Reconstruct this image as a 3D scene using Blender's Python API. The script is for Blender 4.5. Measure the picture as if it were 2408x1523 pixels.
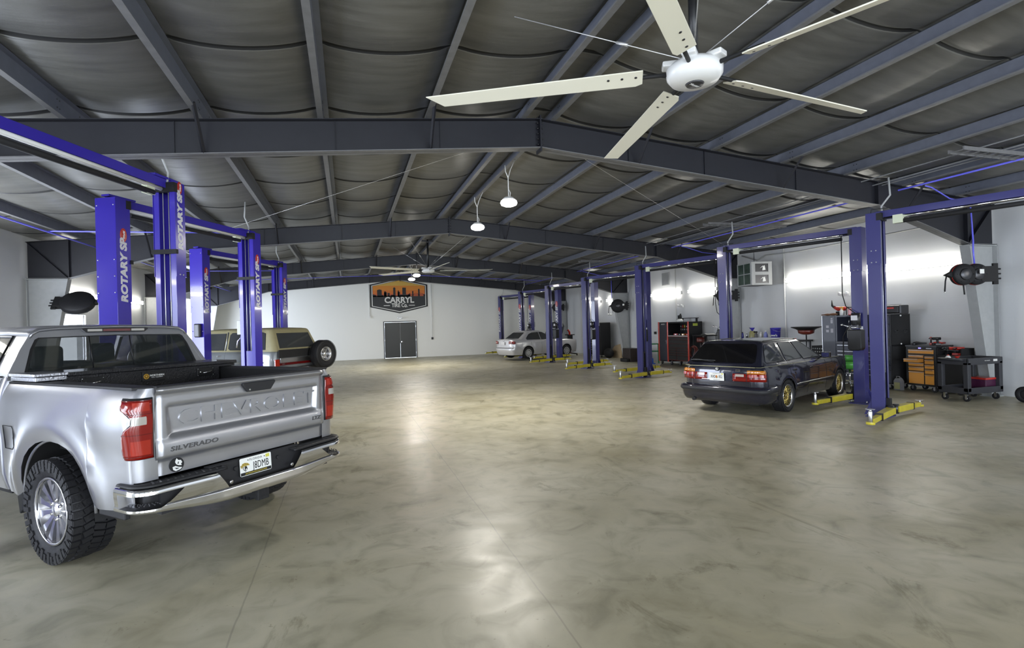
import bpy, bmesh, math, random
from mathutils import Vector, Matrix, Euler
random.seed(7)
for o in list(bpy.data.objects): bpy.data.objects.remove(o, do_unlink=True)
SC = bpy.context.scene
COL = SC.collection
PI = math.pi
# ------------------------------------------------------------------ camera
YAW, PITCH, ROLL, EYE = 0.2985, 0.0021, -0.0273, 1.844
fw = Vector((math.sin(YAW)*math.cos(PITCH), math.cos(YAW)*math.cos(PITCH), math.sin(PITCH)))
rt = Vector((math.cos(YAW), -math.sin(YAW), 0)); up = rt.cross(fw)
r2 = rt*math.cos(ROLL)+up*math.sin(ROLL); u2 = up*math.cos(ROLL)-rt*math.sin(ROLL)
cd = bpy.data.cameras.new('camera'); cam = bpy.data.objects.new('camera', cd); COL.objects.link(cam)
cd.sensor_width = 36; cd.lens = 36*1256.4/2408; cd.clip_start = .05; cd.clip_end = 300
cam.matrix_world = Matrix(((r2.x, u2.x, -fw.x, 0), (r2.y, u2.y, -fw.y, 0), (r2.z, u2.z, -fw.z, EYE), (0, 0, 0, 1)))
SC.camera = cam
# ------------------------------------------------------------------ exposure, world
SC.view_settings.view_transform = 'Standard'; SC.view_settings.look = 'None'
SC.view_settings.gamma = 1; SC.view_settings.use_curve_mapping = False
SC.view_settings.exposure = 0.58
W = bpy.data.worlds.new('sky'); SC.world = W; W.use_nodes = True
bg = W.node_tree.nodes['Background']; bg.inputs[0].default_value = (.80, .90, 1, 1); bg.inputs[1].default_value = 3.0
def area(name, loc, rot, sx, sy, power, col, spread=PI, portal=False):
    l = bpy.data.lights.new(name, 'AREA'); l.shape = 'RECTANGLE'; l.size = sx; l.size_y = sy
    l.energy = power; l.color = col; l.spread = spread
    if portal: l.cycles.is_portal = True
    o = bpy.data.objects.new(name, l); COL.objects.link(o); o.location = loc; o.rotation_euler = rot
    return o
# daylight through the open overhead doors behind the camera and along the left wall
DAY = (.80, .88, 1.0)
FRONT_Y, BACK_Y, LEFT_X, RIGHT_X, RIDGE_X = -9.0, 33.8, -7.65, 13.7, 3.05
EAVE, RIDGE_Z, PITCHR = 4.23, 5.16, .088
FRONT_DOORS = [(-6.6, -2.6), (-1.2, 2.8), (4.2, 8.2), (9.4, 13.0)]
LEFT_DOORS = [(-6.2, -2.4, 3.4), (1.2, 4.9, 3.4), (9.6, 13.6, 3.4), (17.55, 19.35, 2.5), (28.2, 31.6, 3.6)]
for a, b in FRONT_DOORS:
    area('daylight_front', ((a+b)/2, FRONT_Y-.05, 1.75), (PI/2, 0, 0), b-a, 3.4, 300, DAY)
for a, b, h in LEFT_DOORS:
    area('daylight_left', (LEFT_X-.05, (a+b)/2, h/2), (0, -PI/2, 0), h-.1, b-a, (34 if a > 9 else 19)*(b-a)*h/1.6, (.74, .82, 1.0))
# ------------------------------------------------------------------ helpers
def MAT(name, col, rough=.5, metal=0, coat=0, emis=None, es=0, trans=0, ior=1.45, alpha=1, noise=0, nscale=8, bump=0, bscale=40, spec=.5):
    m = bpy.data.materials.new(name); m.use_nodes = True; nt = m.node_tree; N = nt.nodes; L = nt.links
    b = N['Principled BSDF']
    b.inputs['Base Color'].default_value = (*col, 1); b.inputs['Roughness'].default_value = rough
    b.inputs['Metallic'].default_value = metal; b.inputs['Coat Weight'].default_value = coat
    b.inputs['Coat Roughness'].default_value = .04
    b.inputs['IOR'].default_value = ior; b.inputs['Specular IOR Level'].default_value = spec
    b.inputs['Transmission Weight'].default_value = trans; b.inputs['Alpha'].default_value = alpha
    if emis: b.inputs['Emission Color'].default_value = (*emis, 1); b.inputs['Emission Strength'].default_value = es
    if noise or bump:
        tc = N.new('ShaderNodeTexCoord')
        if noise:
            t = N.new('ShaderNodeTexNoise'); t.inputs['Scale'].default_value = nscale; t.inputs['Detail'].default_value = 5
            L.new(tc.outputs['Object'], t.inputs['Vector'])
            r = N.new('ShaderNodeMapRange'); r.inputs['To Min'].default_value = 1-noise; r.inputs['To Max'].default_value = 1+noise
            r.inputs['From Min'].default_value = .3; r.inputs['From Max'].default_value = .7
            L.new(t.outputs['Fac'], r.inputs['Value'])
            mx = N.new('ShaderNodeVectorMath'); mx.operation = 'SCALE'; mx.inputs[0].default_value = col
            L.new(r.outputs[0], mx.inputs['Scale']); L.new(mx.outputs[0], b.inputs['Base Color'])
        if bump:
            t2 = N.new('ShaderNodeTexNoise'); t2.inputs['Scale'].default_value = bscale; t2.inputs['Detail'].default_value = 4
            L.new(tc.outputs['Object'], t2.inputs['Vector'])
            bp = N.new('ShaderNodeBump'); bp.inputs['Strength'].default_value = bump; bp.inputs['Distance'].default_value = .02
            L.new(t2.outputs['Fac'], bp.inputs['Height']); L.new(bp.outputs[0], b.inputs['Normal'])
    return m
class MB:
    def __init__(s): s.b = bmesh.new(); s.M = Matrix.Identity(4); s.mi = 0
    def _v(s, p): return s.b.verts.new(s.M @ Vector(p))
    def face(s, vs, smooth=False):
        try: f = s.b.faces.new(vs)
        except ValueError: return None
        f.smooth = smooth; f.material_index = s.mi; return f
    def box(s, x0, x1, y0, y1, z0, z1):
        v = [s._v((x, y, z)) for z in (z0, z1) for y in (y0, y1) for x in (x0, x1)]
        for q in ((0, 2, 3, 1), (4, 5, 7, 6), (0, 1, 5, 4), (2, 6, 7, 3), (0, 4, 6, 2), (1, 3, 7, 5)): s.face([v[i] for i in q])
        return s
    def cbox(s, c, d): return s.box(c[0]-d[0]/2, c[0]+d[0]/2, c[1]-d[1]/2, c[1]+d[1]/2, c[2]-d[2]/2, c[2]+d[2]/2)
    def prism(s, pts, a, b, axis='z', smooth=False):
        # pts: 2D outline; extruded a..b along axis. axis x: (y,z); y: (x,z); z: (x,y)
        def P(p, h): return {'x': (h, p[0], p[1]), 'y': (p[0], h, p[1]), 'z': (p[0], p[1], h)}[axis]
        A = [s._v(P(p, a)) for p in pts]; B = [s._v(P(p, b)) for p in pts]; n = len(pts)
        s.face(list(reversed(A))); s.face(B)
        for i in range(n): s.face([A[i], A[(i+1) % n], B[(i+1) % n], B[i]], smooth)
        return s
    def tube(s, pts, r, n=8, caps=True, smooth=True):
        pts = [Vector(p) for p in pts]; rings = []; prev = None
        for i, p in enumerate(pts):
            d = (pts[min(i+1, len(pts)-1)]-pts[max(i-1, 0)]).normalized()
            if prev is None:
                a = Vector((0, 0, 1)) if abs(d.z) < .9 else Vector((1, 0, 0)); x = d.cross(a).normalized()
            else: x = (prev-d*prev.dot(d)).normalized()
            prev = x; y = d.cross(x); rr = r[i] if isinstance(r, (list, tuple)) else r
            rings.append([s._v(p+x*math.cos(2*PI*k/n)*rr+y*math.sin(2*PI*k/n)*rr) for k in range(n)])
        for a, b in zip(rings, rings[1:]):
            for k in range(n): s.face([a[k], a[(k+1) % n], b[(k+1) % n], b[k]], smooth)
        if caps: s.face(list(reversed(rings[0]))); s.face(rings[-1])
        return s
    def cyl(s, a, b, r, n=16, r2=None, smooth=True):
        return s.tube([a, b], [r, r if r2 is None else r2], n, True, smooth)
    def lathe(s, prof, n=24, axis='z', c=(0, 0, 0), smooth=True, close=False):
        rings = []
        for r, h in prof:
            ring = []
            for k in range(n):
                a = 2*PI*k/n; u, v = r*math.cos(a), r*math.sin(a)
                p = {'z': (u, v, h), 'x': (h, u, v), 'y': (v, h, u)}[axis]
                ring.append(s._v((p[0]+c[0], p[1]+c[1], p[2]+c[2])))
            rings.append(ring)
        pr = list(zip(rings, rings[1:]))
        if close: pr.append((rings[-1], rings[0]))
        for a, b in pr:
            for k in range(n): s.face([a[k], a[(k+1) % n], b[(k+1) % n], b[k]], smooth)
        if not close:
            if prof[0][0] > 1e-4: s.face(list(reversed(rings[0])))
            if prof[-1][0] > 1e-4: s.face(rings[-1])
        return s
    def grid(s, f, us, vs, smooth=True, flip=False):
        R = [[s._v(f(u, v)) for v in vs] for u in us]
        for i in range(len(us)-1):
            for j in range(len(vs)-1):
                q = [R[i][j], R[i+1][j], R[i+1][j+1], R[i][j+1]]
                if flip: q.reverse()
                s.face(q, smooth)
        return s
    def loft(s, rings, closed=True, smooth=True, caps=False):
        R = [[s._v(p) for p in r] for r in rings]; n = len(R[0])
        for a, b in zip(R, R[1:]):
            for k in range(n if closed else n-1): s.face([a[k], a[(k+1) % n], b[(k+1) % n], b[k]], smooth)
        if caps: s.face(list(reversed(R[0]))); s.face(R[-1])
        return s
    def sphere(s, c, r, n=12, sc=(1, 1, 1)):
        prof = [(max(r*math.sin(PI*i/n), 1e-5), -r*math.cos(PI*i/n)) for i in range(n+1)]
        M0 = s.M; s.M = M0 @ Matrix.Translation(c) @ Matrix.Diagonal((*sc, 1)); s.lathe(prof, n*2); s.M = M0; return s
    def text(s, t, size, M, ext=.002, bold=0, shear=0, sx=1, align='CENTER', space=1):
        cu = bpy.data.curves.new('t', 'FONT'); cu.body = t; cu.size = size; cu.extrude = ext; cu.offset = bold; cu.shear = shear
        cu.align_x = align; cu.align_y = 'CENTER'; cu.resolution_u = 3; cu.space_character = space
        o = bpy.data.objects.new('t', cu); COL.objects.link(o)
        dg = bpy.context.evaluated_depsgraph_get(); me = bpy.data.meshes.new_from_object(o.evaluated_get(dg))
        n0 = len(s.b.verts); f0 = len(s.b.faces); s.b.from_mesh(me)
        s.b.verts.ensure_lookup_table(); s.b.faces.ensure_lookup_table()
        T = s.M @ M @ Matrix.Diagonal((sx, 1, 1, 1))
        for v in s.b.verts[n0:]: v.co = T @ v.co
        for f in s.b.faces[f0:]: f.material_index = s.mi
        bpy.data.objects.remove(o); bpy.data.curves.remove(cu); bpy.data.meshes.remove(me); return s
    def build(s, name, mats, parent=None, bevel=0, solid=0, normals=True, seg=2):
        if normals: bmesh.ops.recalc_face_normals(s.b, faces=s.b.faces)
        me = bpy.data.meshes.new(name); s.b.to_mesh(me); s.b.free()
        if not isinstance(mats, (list, tuple)): mats = [mats]
        for m in mats: me.materials.append(m)
        o = bpy.data.objects.new(name, me); COL.objects.link(o)
        if parent: o.parent = parent
        if solid: md = o.modifiers.new('s', 'SOLIDIFY'); md.thickness = solid; md.offset = 0
        if bevel:
            md = o.modifiers.new('b', 'BEVEL'); md.width = bevel; md.segments = seg; md.limit_method = 'ANGLE'; md.angle_limit = .7
            md.harden_normals = False
        return o
def TR(x=0, y=0, z=0, rx=0, ry=0, rz=0): return Matrix.Translation((x, y, z)) @ Euler((rx, ry, rz)).to_matrix().to_4x4()
def frame(o, x, y, z):
    x, y, z = Vector(x).normalized(), Vector(y).normalized(), Vector(z).normalized()
    return Matrix(((x.x, y.x, z.x, o[0]), (x.y, y.y, z.y, o[1]), (x.z, y.z, z.z, o[2]), (0, 0, 0, 1)))
def tag(o, label=None, cat=None, group=None, kind=None):
    if label: o['label'] = label
    if cat: o['category'] = cat
    if group: o['group'] = group
    if kind: o['kind'] = kind
    return o
def empty(name, loc=(0, 0, 0), rz=0, label=None, cat=None, group=None):
    o = bpy.data.objects.new(name, None); COL.objects.link(o); o.location = loc; o.rotation_euler = (0, 0, rz)
    o.empty_display_size = .1
    return tag(o, label, cat, group)
def children(o): return [c for c in COL.objects if c.parent == o]
def copy_tree(o, parent=None):
    c = o.copy(); COL.objects.link(c); c.parent = parent
    for ch in children(o): copy_tree(ch, c)
    return c
def sstep(a, b, x):
    t = min(1, max(0, (x-a)/(b-a))); return t*t*(3-2*t)
def lerp(a, b, t): return a+(b-a)*t
def interp(tab, x):
    if x <= tab[0][0]: return tab[0][1]
    for (a, va), (b, vb) in zip(tab, tab[1:]):
        if x <= b: return va+(vb-va)*(x-a)/(b-a)
    return tab[-1][1]
def lin(a, b, n): return [a+(b-a)*i/n for i in range(n+1)]
# ------------------------------------------------------------------ materials
M = {}
M['steel'] = MAT('charcoal_steel', (.015, .0155, .021), .45, noise=.08)
M['flange'] = MAT('primed_flange', (.16, .16, .165), .5, noise=.1)
M['purlin'] = MAT('purlin_paint', (.13, .14, .175), .38, noise=.08)
M['wall'] = MAT('wall_paint', (.84, .84, .80), .55)
M['white'] = MAT('white_paint', (.78, .78, .76), .4)
M['column'] = MAT('column_paint', (.40, .41, .41), .5, noise=.05)
M['blue'] = MAT('lift_enamel_daylit', (.042, .028, .36), .20, coat=.5)  # left lifts: violet cast of the cool light put into the blue
M['blue2'] = MAT('lift_enamel_right', (.040, .040, .165), .28, coat=.5)  # right lifts: darker copy of the enamel without that cast
M['yellow'] = MAT('yellow_enamel', (.55, .47, .03), .35, coat=.2, noise=.1)
M['black'] = MAT('black_paint', (.010, .010, .011), .35)
M['mblack'] = MAT('matte_black', (.012, .012, .013), .7)
M['rubber'] = MAT('rubber', (.012, .012, .014), .6, bump=.15, bscale=60)
M['chrome'] = MAT('chrome', (.86, .86, .88), .06, 1)
M['metal'] = MAT('bare_metal', (.55, .55, .56), .28, 1)
M['dkmetal'] = MAT('dark_metal', (.07, .07, .075), .35, .7)
M['cable'] = MAT('steel_cable', (.75, .75, .75), .35, .6)
M['bluepipe'] = MAT('blue_air_pipe', (.16, .16, .85), .3)
M['fan'] = MAT('fan_cream', (.82, .79, .66), .42)
M['fanhub'] = MAT('fan_hub_white', (.80, .80, .79), .3, coat=.3)
M['led'] = MAT('led_glow', (1, 1, 1), .4, emis=(1, .96, .88), es=13)
M['tube'] = MAT('strip_glow', (1, 1, 1), .4, emis=(1, .97, .88), es=17)
M['ltext'] = MAT('silver_lettering', (.62, .62, .64), .4)
M['red'] = MAT('red_enamel', (.48, .025, .015), .3, coat=.3)
M['dkred'] = MAT('dark_red_enamel', (.13, .018, .012), .3, coat=.3)
M['orange'] = MAT('orange_enamel', (.62, .27, .04), .35, coat=.2)
M['glass'] = MAT('tinted_glass', (.02, .024, .024), .03, trans=.0, alpha=.55, spec=.8)
M['limo'] = MAT('dark_glass', (.004, .004, .005), .05, spec=.6)
M['clear'] = MAT('clear_glass', (.6, .66, .64), .03, alpha=.25)
M['dark'] = MAT('navy_cabinet', (.030, .033, .050), .4, coat=.1)
M['gboard'] = MAT('white_plate', (.82, .83, .80), .4)
M['pblue'] = MAT('bucket_blue', (.06, .05, .42), .4)
M['green'] = MAT('green_vinyl', (.07, .30, .05), .35)
# ------------------------------------------------------------------ floor
def floor_material():
    m = bpy.data.materials.new('polished_concrete'); m.use_nodes = True; nt = m.node_tree; N = nt.nodes; L = nt.links
    b = N['Principled BSDF']; tc = N.new('ShaderNodeTexCoord')
    def noise(scale, detail=6, dist=0, rough=.55, vec=None):
        n = N.new('ShaderNodeTexNoise'); n.inputs['Scale'].default_value = scale; n.inputs['Detail'].default_value = detail
        n.inputs['Distortion'].default_value = dist; n.inputs['Roughness'].default_value = rough
        L.new(vec or tc.outputs['Object'], n.inputs['Vector']); return n.outputs['Fac']
    def ramp(fac, stops):
        r = N.new('ShaderNodeValToRGB'); e = r.color_ramp.elements
        while len(e) < len(stops): e.new(.5)
        for k, (p, c) in enumerate(stops): e[k].position = p; e[k].color = (*c, 1) if len(c) == 3 else c
        L.new(fac, r.inputs[0]); return r.outputs[0]
    def mix(a, b_, f, mode='MIX'):
        x = N.new('ShaderNodeMix'); x.data_type = 'RGBA'; x.blend_type = mode
        if isinstance(f, float): x.inputs[0].default_value = f
        else: L.new(f, x.inputs[0])
        L.new(a, x.inputs[6]); L.new(b_, x.inputs[7]); return x.outputs[2]
    base = ramp(noise(.55, 8, .6), [(.28, (.30, .275, .185)), (.45, (.385, .36, .265)), (.58, (.43, .405, .31)), (.75, (.49, .47, .38))])
    mott = ramp(noise(2.6, 9, 1.2), [(.25, (.62, .63, .60)), (.42, (.88, .88, .85)), (.52, (.99, .99, .98)), (.72, (1.08, 1.07, 1.04))])
    c = mix(base, mott, 1.0, 'MULTIPLY')
    mp = N.new('ShaderNodeMapping'); mp.inputs['Scale'].default_value = (1.0, .55, 1); L.new(tc.outputs['Object'], mp.inputs['Vector'])
    st = ramp(noise(1.1, 10, 2.2, .7, mp.outputs[0]), [(.0, (.30, .29, .25)), (.34, (.55, .54, .48)), (.42, (1, 1, 1)), (1, (1, 1, 1))])
    c = mix(c, st, .7, 'MULTIPLY')
    sp = ramp(noise(9, 6, 1.5, .7), [(.0, (.35, .33, .3)), (.30, (.55, .53, .48)), (.35, (1, 1, 1)), (1, (1, 1, 1))])
    c = mix(c, sp, .8, 'MULTIPLY')
    # control joints
    sep = N.new('ShaderNodeSeparateXYZ'); L.new(tc.outputs['Object'], sep.inputs[0])
    wob = noise(1.5, 3)
    def joint(out, pos, w):
        a = N.new('ShaderNodeMath'); a.operation = 'SUBTRACT'; L.new(out, a.inputs[0]); a.inputs[1].default_value = pos
        w2 = N.new('ShaderNodeMath'); w2.operation = 'MULTIPLY_ADD'; L.new(wob, w2.inputs[0]); w2.inputs[1].default_value = .05; L.new(a.outputs[0], w2.inputs[2])
        d = N.new('ShaderNodeMath'); d.operation = 'ABSOLUTE'; L.new(w2.outputs[0], d.inputs[0])
        g = N.new('ShaderNodeMath'); g.operation = 'LESS_THAN'; L.new(d.outputs[0], g.inputs[0]); g.inputs[1].default_value = w
        return g.outputs[0]
    js = [joint(sep.outputs[1], y, .007) for y in (8.08, 16.1, 24.2)]+[joint(sep.outputs[0], x, .006) for x in (-.7, 1.25, 6.6)]
    tot = js[0]
    for j in js[1:]:
        mx = N.new('ShaderNodeMath'); mx.operation = 'MAXIMUM'; L.new(tot, mx.inputs[0]); L.new(j, mx.inputs[1]); tot = mx.outputs[0]
    jf = N.new('ShaderNodeMath'); jf.operation = 'MULTIPLY'; L.new(tot, jf.inputs[0]); jf.inputs[1].default_value = .32
    dk = N.new('ShaderNodeRGB'); dk.outputs[0].default_value = (.10, .095, .08, 1)
    c = mix(c, dk.outputs[0], jf.outputs[0])
    L.new(c, b.inputs['Base Color'])
    rr = N.new('ShaderNodeMapRange'); L.new(noise(1.7, 8, 1.0), rr.inputs[0]); rr.inputs[1].default_value = .3; rr.inputs[2].default_value = .7
    rr.inputs[3].default_value = .33; rr.inputs[4].default_value = .54; L.new(rr.outputs[0], b.inputs['Roughness'])
    b.inputs['Specular IOR Level'].default_value = .42; b.inputs['Coat Weight'].default_value = .10; b.inputs['Coat Roughness'].default_value = .26
    bp = N.new('ShaderNodeBump'); bp.inputs['Strength'].default_value = .10; bp.inputs['Distance'].default_value = .01
    L.new(noise(5, 4), bp.inputs['Height']); L.new(bp.outputs[0], b.inputs['Normal'])
    return m
tag(MB().box(LEFT_X-.2, RIGHT_X+.2, FRONT_Y-4, BACK_Y+.2, -.15, 0).build('floor', floor_material()), kind='structure')
# ------------------------------------------------------------------ walls
def block_material():
    m = MAT('painted_block', (.68, .69, .70), .5); N = m.node_tree.nodes; L = m.node_tree.links; b = N['Principled BSDF']
    tc = N.new('ShaderNodeTexCoord'); mp = N.new('ShaderNodeMapping'); mp.inputs['Rotation'].default_value = (0, PI/2, PI/2)
    sx = N.new('ShaderNodeSeparateXYZ'); L.new(tc.outputs['Object'], sx.inputs[0])
    cb = N.new('ShaderNodeCombineXYZ'); L.new(sx.outputs[1], cb.inputs[0]); L.new(sx.outputs[2], cb.inputs[1])
    br = N.new('ShaderNodeTexBrick'); br.inputs['Scale'].default_value = 1; br.inputs['Mortar Size'].default_value = .006
    br.inputs['Brick Width'].default_value = 1.2; br.inputs['Row Height'].default_value = .20; br.inputs['Mortar Smooth'].default_value = .5
    L.new(cb.outputs[0], br.inputs['Vector'])
    bp = N.new('ShaderNodeBump'); bp.invert = True; bp.inputs['Strength'].default_value = .16; bp.inputs['Distance'].default_value = .01
    L.new(br.outputs['Fac'], bp.inputs['Height']); L.new(bp.outputs[0], b.inputs['Normal']); return m
M['block'] = block_material()
def wall_with_holes(name, mat, axis, pos, lo, hi, top, holes, th=.2):
    m = MB(); cur = lo
    def seg(a, b, z0, z1):
        if axis == 'x': m.box(min(pos, pos+th), max(pos, pos+th), a, b, z0, z1)
        else: m.box(a, b, min(pos, pos+th), max(pos, pos+th), z0, z1)
    for h in sorted(holes):
        a, b, z1 = h[:3]; seg(cur, a, 0, top); seg(a, b, z1, top); cur = b
    seg(cur, hi, 0, top)
    return tag(m.build(name, mat), kind='structure')
wall_with_holes('wall_left', M['block'], 'x', LEFT_X, FRONT_Y, BACK_Y, EAVE+.25, LEFT_DOORS, -.2)
wall_with_holes('wall_right', M['block'], 'x', RIGHT_X, FRONT_Y, BACK_Y, EAVE+.25, [], .2)
def gable(name, mat, y, th, holes):
    m = MB(); cur = LEFT_X-.2
    def topz(x): return RIDGE_Z+.3-PITCHR*abs(x-RIDGE_X)
    def seg(a, b, z0):
        pts = [(a, z0), (b, z0), (b, topz(b))]
        if a < RIDGE_X < b: pts.append((RIDGE_X, topz(RIDGE_X)))
        pts.append((a, topz(a))); m.prism(pts, y, y+th, 'y')
    for a, b, h in holes: seg(cur, a, 0); seg(a, b, h); cur = b
    seg(cur, RIGHT_X+.2, 0); return tag(m.build(name, mat), kind='structure')
gable('wall_back', M['wall'], BACK_Y, .2, [(2.1, 4.14, 2.28)])
gable('wall_front', M['wall'], FRONT_Y, -.2, [(a, b, 3.5) for a, b in FRONT_DOORS])
# white frames round the left-hand openings
for i, (a, b, h) in enumerate(LEFT_DOORS):
    m = MB(); m.box(LEFT_X-.02, LEFT_X+.04, a-.08, a, 0, h+.08); m.box(LEFT_X-.02, LEFT_X+.04, b, b+.08, 0, h+.08); m.box(LEFT_X-.02, LEFT_X+.04, a, b, h, h+.08)
    tag(m.build('trim_%d' % (i+1), M['white']), kind='structure')
# ------------------------------------------------------------------ ceiling : sagging vinyl-faced insulation between purlins
def roof_z(x): return RIDGE_Z-PITCHR*abs(x-RIDGE_X)
PUR = [RIDGE_X-.25-1.53*k for k in range(7)]+[RIDGE_X+.25+1.53*k for k in range(7)]
PUR.sort()
lines = [LEFT_X-.1]+PUR+[RIGHT_X+.1]
def vinyl():
    m = MAT('vinyl_insulation', (.135, .135, .125), .38); N = m.node_tree.nodes; L = m.node_tree.links; b = N['Principled BSDF']
    tc = N.new('ShaderNodeTexCoord'); mp = N.new('ShaderNodeMapping'); mp.inputs['Scale'].default_value = (.6, 3, 1); L.new(tc.outputs['Object'], mp.inputs[0])
    t = N.new('ShaderNodeTexNoise'); t.inputs['Scale'].default_value = 2.2; t.inputs['Detail'].default_value = 7; L.new(mp.outputs[0], t.inputs[0])
    r = N.new('ShaderNodeValToRGB'); r.color_ramp.elements[0].position = .3; r.color_ramp.elements[0].color = (.095, .094, .086, 1)
    r.color_ramp.elements[1].position = .75; r.color_ramp.elements[1].color = (.155, .153, .142, 1); L.new(t.outputs[0], r.inputs[0]); L.new(r.outputs[0], b.inputs['Base Color'])
    bp = N.new('ShaderNodeBump'); bp.inputs['Strength'].default_value = .25; bp.inputs['Distance'].default_value = .03; L.new(t.outputs[0], bp.inputs['Height']); L.new(bp.outputs[0], b.inputs['Normal'])
    return m
SEAM = 1.88
def ceiling():
    m = MB()
    y0 = FRONT_Y; ys = []
    y = y0+.3
    k = 0
    while y < BACK_Y+.2:
        for d in (0, .02, .05, .35, .8, 1.2, SEAM-.08): ys.append((y+d, 0 if d else 1))
        y += SEAM
    for a, b in zip(lines, lines[1:]):
        w = b-a; n = 12 if w > .8 else 4
        sg = .13 if w > 1 else .02
        R = []
        for yy, se in ys:
            row = []
            ph = math.sin(yy*1.9+a)*.012
            for i in range(n+1):
                t = i/n; x = a+w*t; s = sg*(4*t*(1-t))**.8
                row.append((x, yy, roof_z(x)+.235-s+(ph if 0 < i < n else 0)+(.035 if se and 0 < i < n else 0)))
            R.append(row)
        vv = [[m._v(p) for p in r] for r in R]
        for i in range(len(vv)-1):
            m.mi = 1 if ys[i][1] else 0
            for j in range(n): m.face([vv[i][j], vv[i+1][j], vv[i+1][j+1], vv[i][j+1]], True)
        m.mi = 0
    m.box(LEFT_X-.2, RIDGE_X, FRONT_Y-.2, BACK_Y+.2, RIDGE_Z+.32, RIDGE_Z+.36)
    m.box(RIDGE_X, RIGHT_X+.2, FRONT_Y-.2, BACK_Y+.2, RIDGE_Z+.32, RIDGE_Z+.36)
    return tag(m.build('ceiling', [vinyl(), MAT('seam_tape', (.02, .02, .02), .6)], normals=False), kind='structure')
ceiling()
# ------------------------------------------------------------------ purlins
left_words = ['nearest the ridge', 'second', 'third', 'fourth', 'fifth', 'sixth', 'seventh']
def zed():
    m = MB(); Y0, Y1 = FRONT_Y+.02, BACK_Y-.02; sgn = -1
    m.box(-.003, .003, Y0, Y1, 0, .205)
    m.mi = 1; m.box(-.075, .003, Y0, Y1, -.004, 0); m.mi = 0; m.box(-.003, .07, Y0, Y1, .2, .206)
    m.mi = 1; m.box(-.075, -.072, Y0, Y1, 0, .018)
    m.mi = 2
    for yb in (8.15, 16.2, 24.25, 32.3):
        for dy in (-.32, -.26, .26, .32):
            for z in (.05, .15): m.cyl((-.008, yb+dy, z), (.008, yb+dy, z), .009, 6)
    return m
pz = None
for k in range(7):
    for side in (-1, 1):
        x = RIDGE_X+side*(.25+1.53*k)
        if pz is None: pz = zed().build('roof_purlin', [M['purlin'], M['flange'], M['black']]); o = pz
        else: o = pz.copy(); COL.objects.link(o)
        o.location = (x, 0, roof_z(x))
        if side > 0: o.scale = (1, 1, 1)
        sd = 'left' if side < 0 else 'right'
        n = 'purlin nearest the ridge' if k == 0 else 'purlin, number %s out from the ridge' % ['', 'two', 'three', 'four', 'five', 'six', 'seven'][k]
        tag(o, 'long grey steel roof %s on the %s slope' % (n, sd), 'roof beam', 'purlins along the roof')
# ------------------------------------------------------------------ rigid frames
FR = [8.15-8.05, 8.15, 16.2, 24.25, 32.3]
def steel_frame(Y):
    root = empty('steel_roof_frame', (RIDGE_X, Y, 0))
    T = .008; FW = .10
    for sd, nm in ((-1, 'rafter_beam'), (1, 'rafter_beam')):
        half = 10.6
        def top(u): return RIDGE_Z-PITCHR*u
        def bot(u):  # underside: slim near the ridge, deeper at the knee
            return interp([(0, RIDGE_Z-.47), (7.2, 4.05), (9.75, 3.32), (10.6, 3.32)], u)
        us = [0, 2, 4.4, 7.2, 9.75, 10.6]
        m = MB(); m.mi = 0
        pts = [(sd*u, top(u)) for u in us]+[(sd*u, bot(u)) for u in reversed(us)]
        m.prism(pts, -T, T, 'y')
        def strip(fn, off):
            rr = []
            for u in us: z = fn(u); rr.append([(sd*u, -FW, z-off), (sd*u, FW, z-off), (sd*u, FW, z), (sd*u, -FW, z)])
            m.loft(rr, True, False, True)
        strip(top, .012); m.mi = 1; strip(lambda u: bot(u)+.012, .012); m.mi = 0
        for u in (.012, 1.62, 3.15, 5.2, 7.2, 9.72):
            if u == .012: m.box(min(sd*u, 0), max(sd*u, 0), -.11, .11, bot(0)-.06, top(0)+.05)
            elif u in (7.2, 9.72): m.box(sd*u-.006, sd*u+.006, -FW+.01, FW-.01, bot(u), top(u))
            else: m.box(sd*u-.003, sd*u+.003, -.03, .0, bot(u)+.01, top(u)-.01)
        # diagonal stiffener in the knee
        m.loft([[(sd*u+dx, -.03*yy, z) for dx, yy in ((-.006, 0), (-.006, 2.8), (.006, 2.8), (.006, 0))] for u, z in ((9.76, 3.34), (10.58, top(10.6)-.02))], True, False, True)
        m.mi = 2
        for k in range(6): m.cyl((sd*.035, -.06, RIDGE_Z-.42+k*.085), (sd*.035, -.06, RIDGE_Z-.40+k*.085), .014, 6)
        m.build(nm, [M['steel'], M['flange'], M['dkmetal']], root)
        # flange brace
        b = MB()
        for u in (1.78, 4.84, 7.90):
            for ya in (-1, 1):
                b.tube([(sd*u, ya*.08, bot(u)+.02), (sd*u, ya*.56, top(u)+.03)], .026, 4, smooth=False)
        b.build('flange_brace', M['steel'], root)
        # tapered column
        c = MB()
        pts = [(sd*10.6, 0), (sd*10.6, 3.31), (sd*9.75, 3.31), (sd*10.32, 0)]
        c.prism(pts, -T, T, 'y')
        for za, ua, zb, ub in ((0, 10.32, 3.31, 9.75),):
            c.loft([[(sd*u, -FW, z), (sd*u, FW, z), (sd*(u-.012), FW, z), (sd*(u-.012), -FW, z)] for z, u in ((za, ua), (zb, ub))], True, False, True)
        c.box(min(sd*10.6, sd*10.588), max(sd*10.6, sd*10.588), -FW, FW, 0, 3.31)
        c.box(sd*10.46-.17, sd*10.46+.17, -.13, .13, 0, .02)
        c.box(sd*10.18-.44, sd*10.18+.43, -FW, FW, 3.29, 3.31)
        c.build('column', M['column'], root)
    return root
fl = ['dark steel roof frame just behind the camera', 'nearest dark steel roof frame, the big one crossing under the large fan', 'second dark steel roof frame, behind the pair of bright lamps from below', 'third dark steel roof frame, just past the distant fan', 'farthest dark steel roof frame, close above the hexagonal sign']
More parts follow.
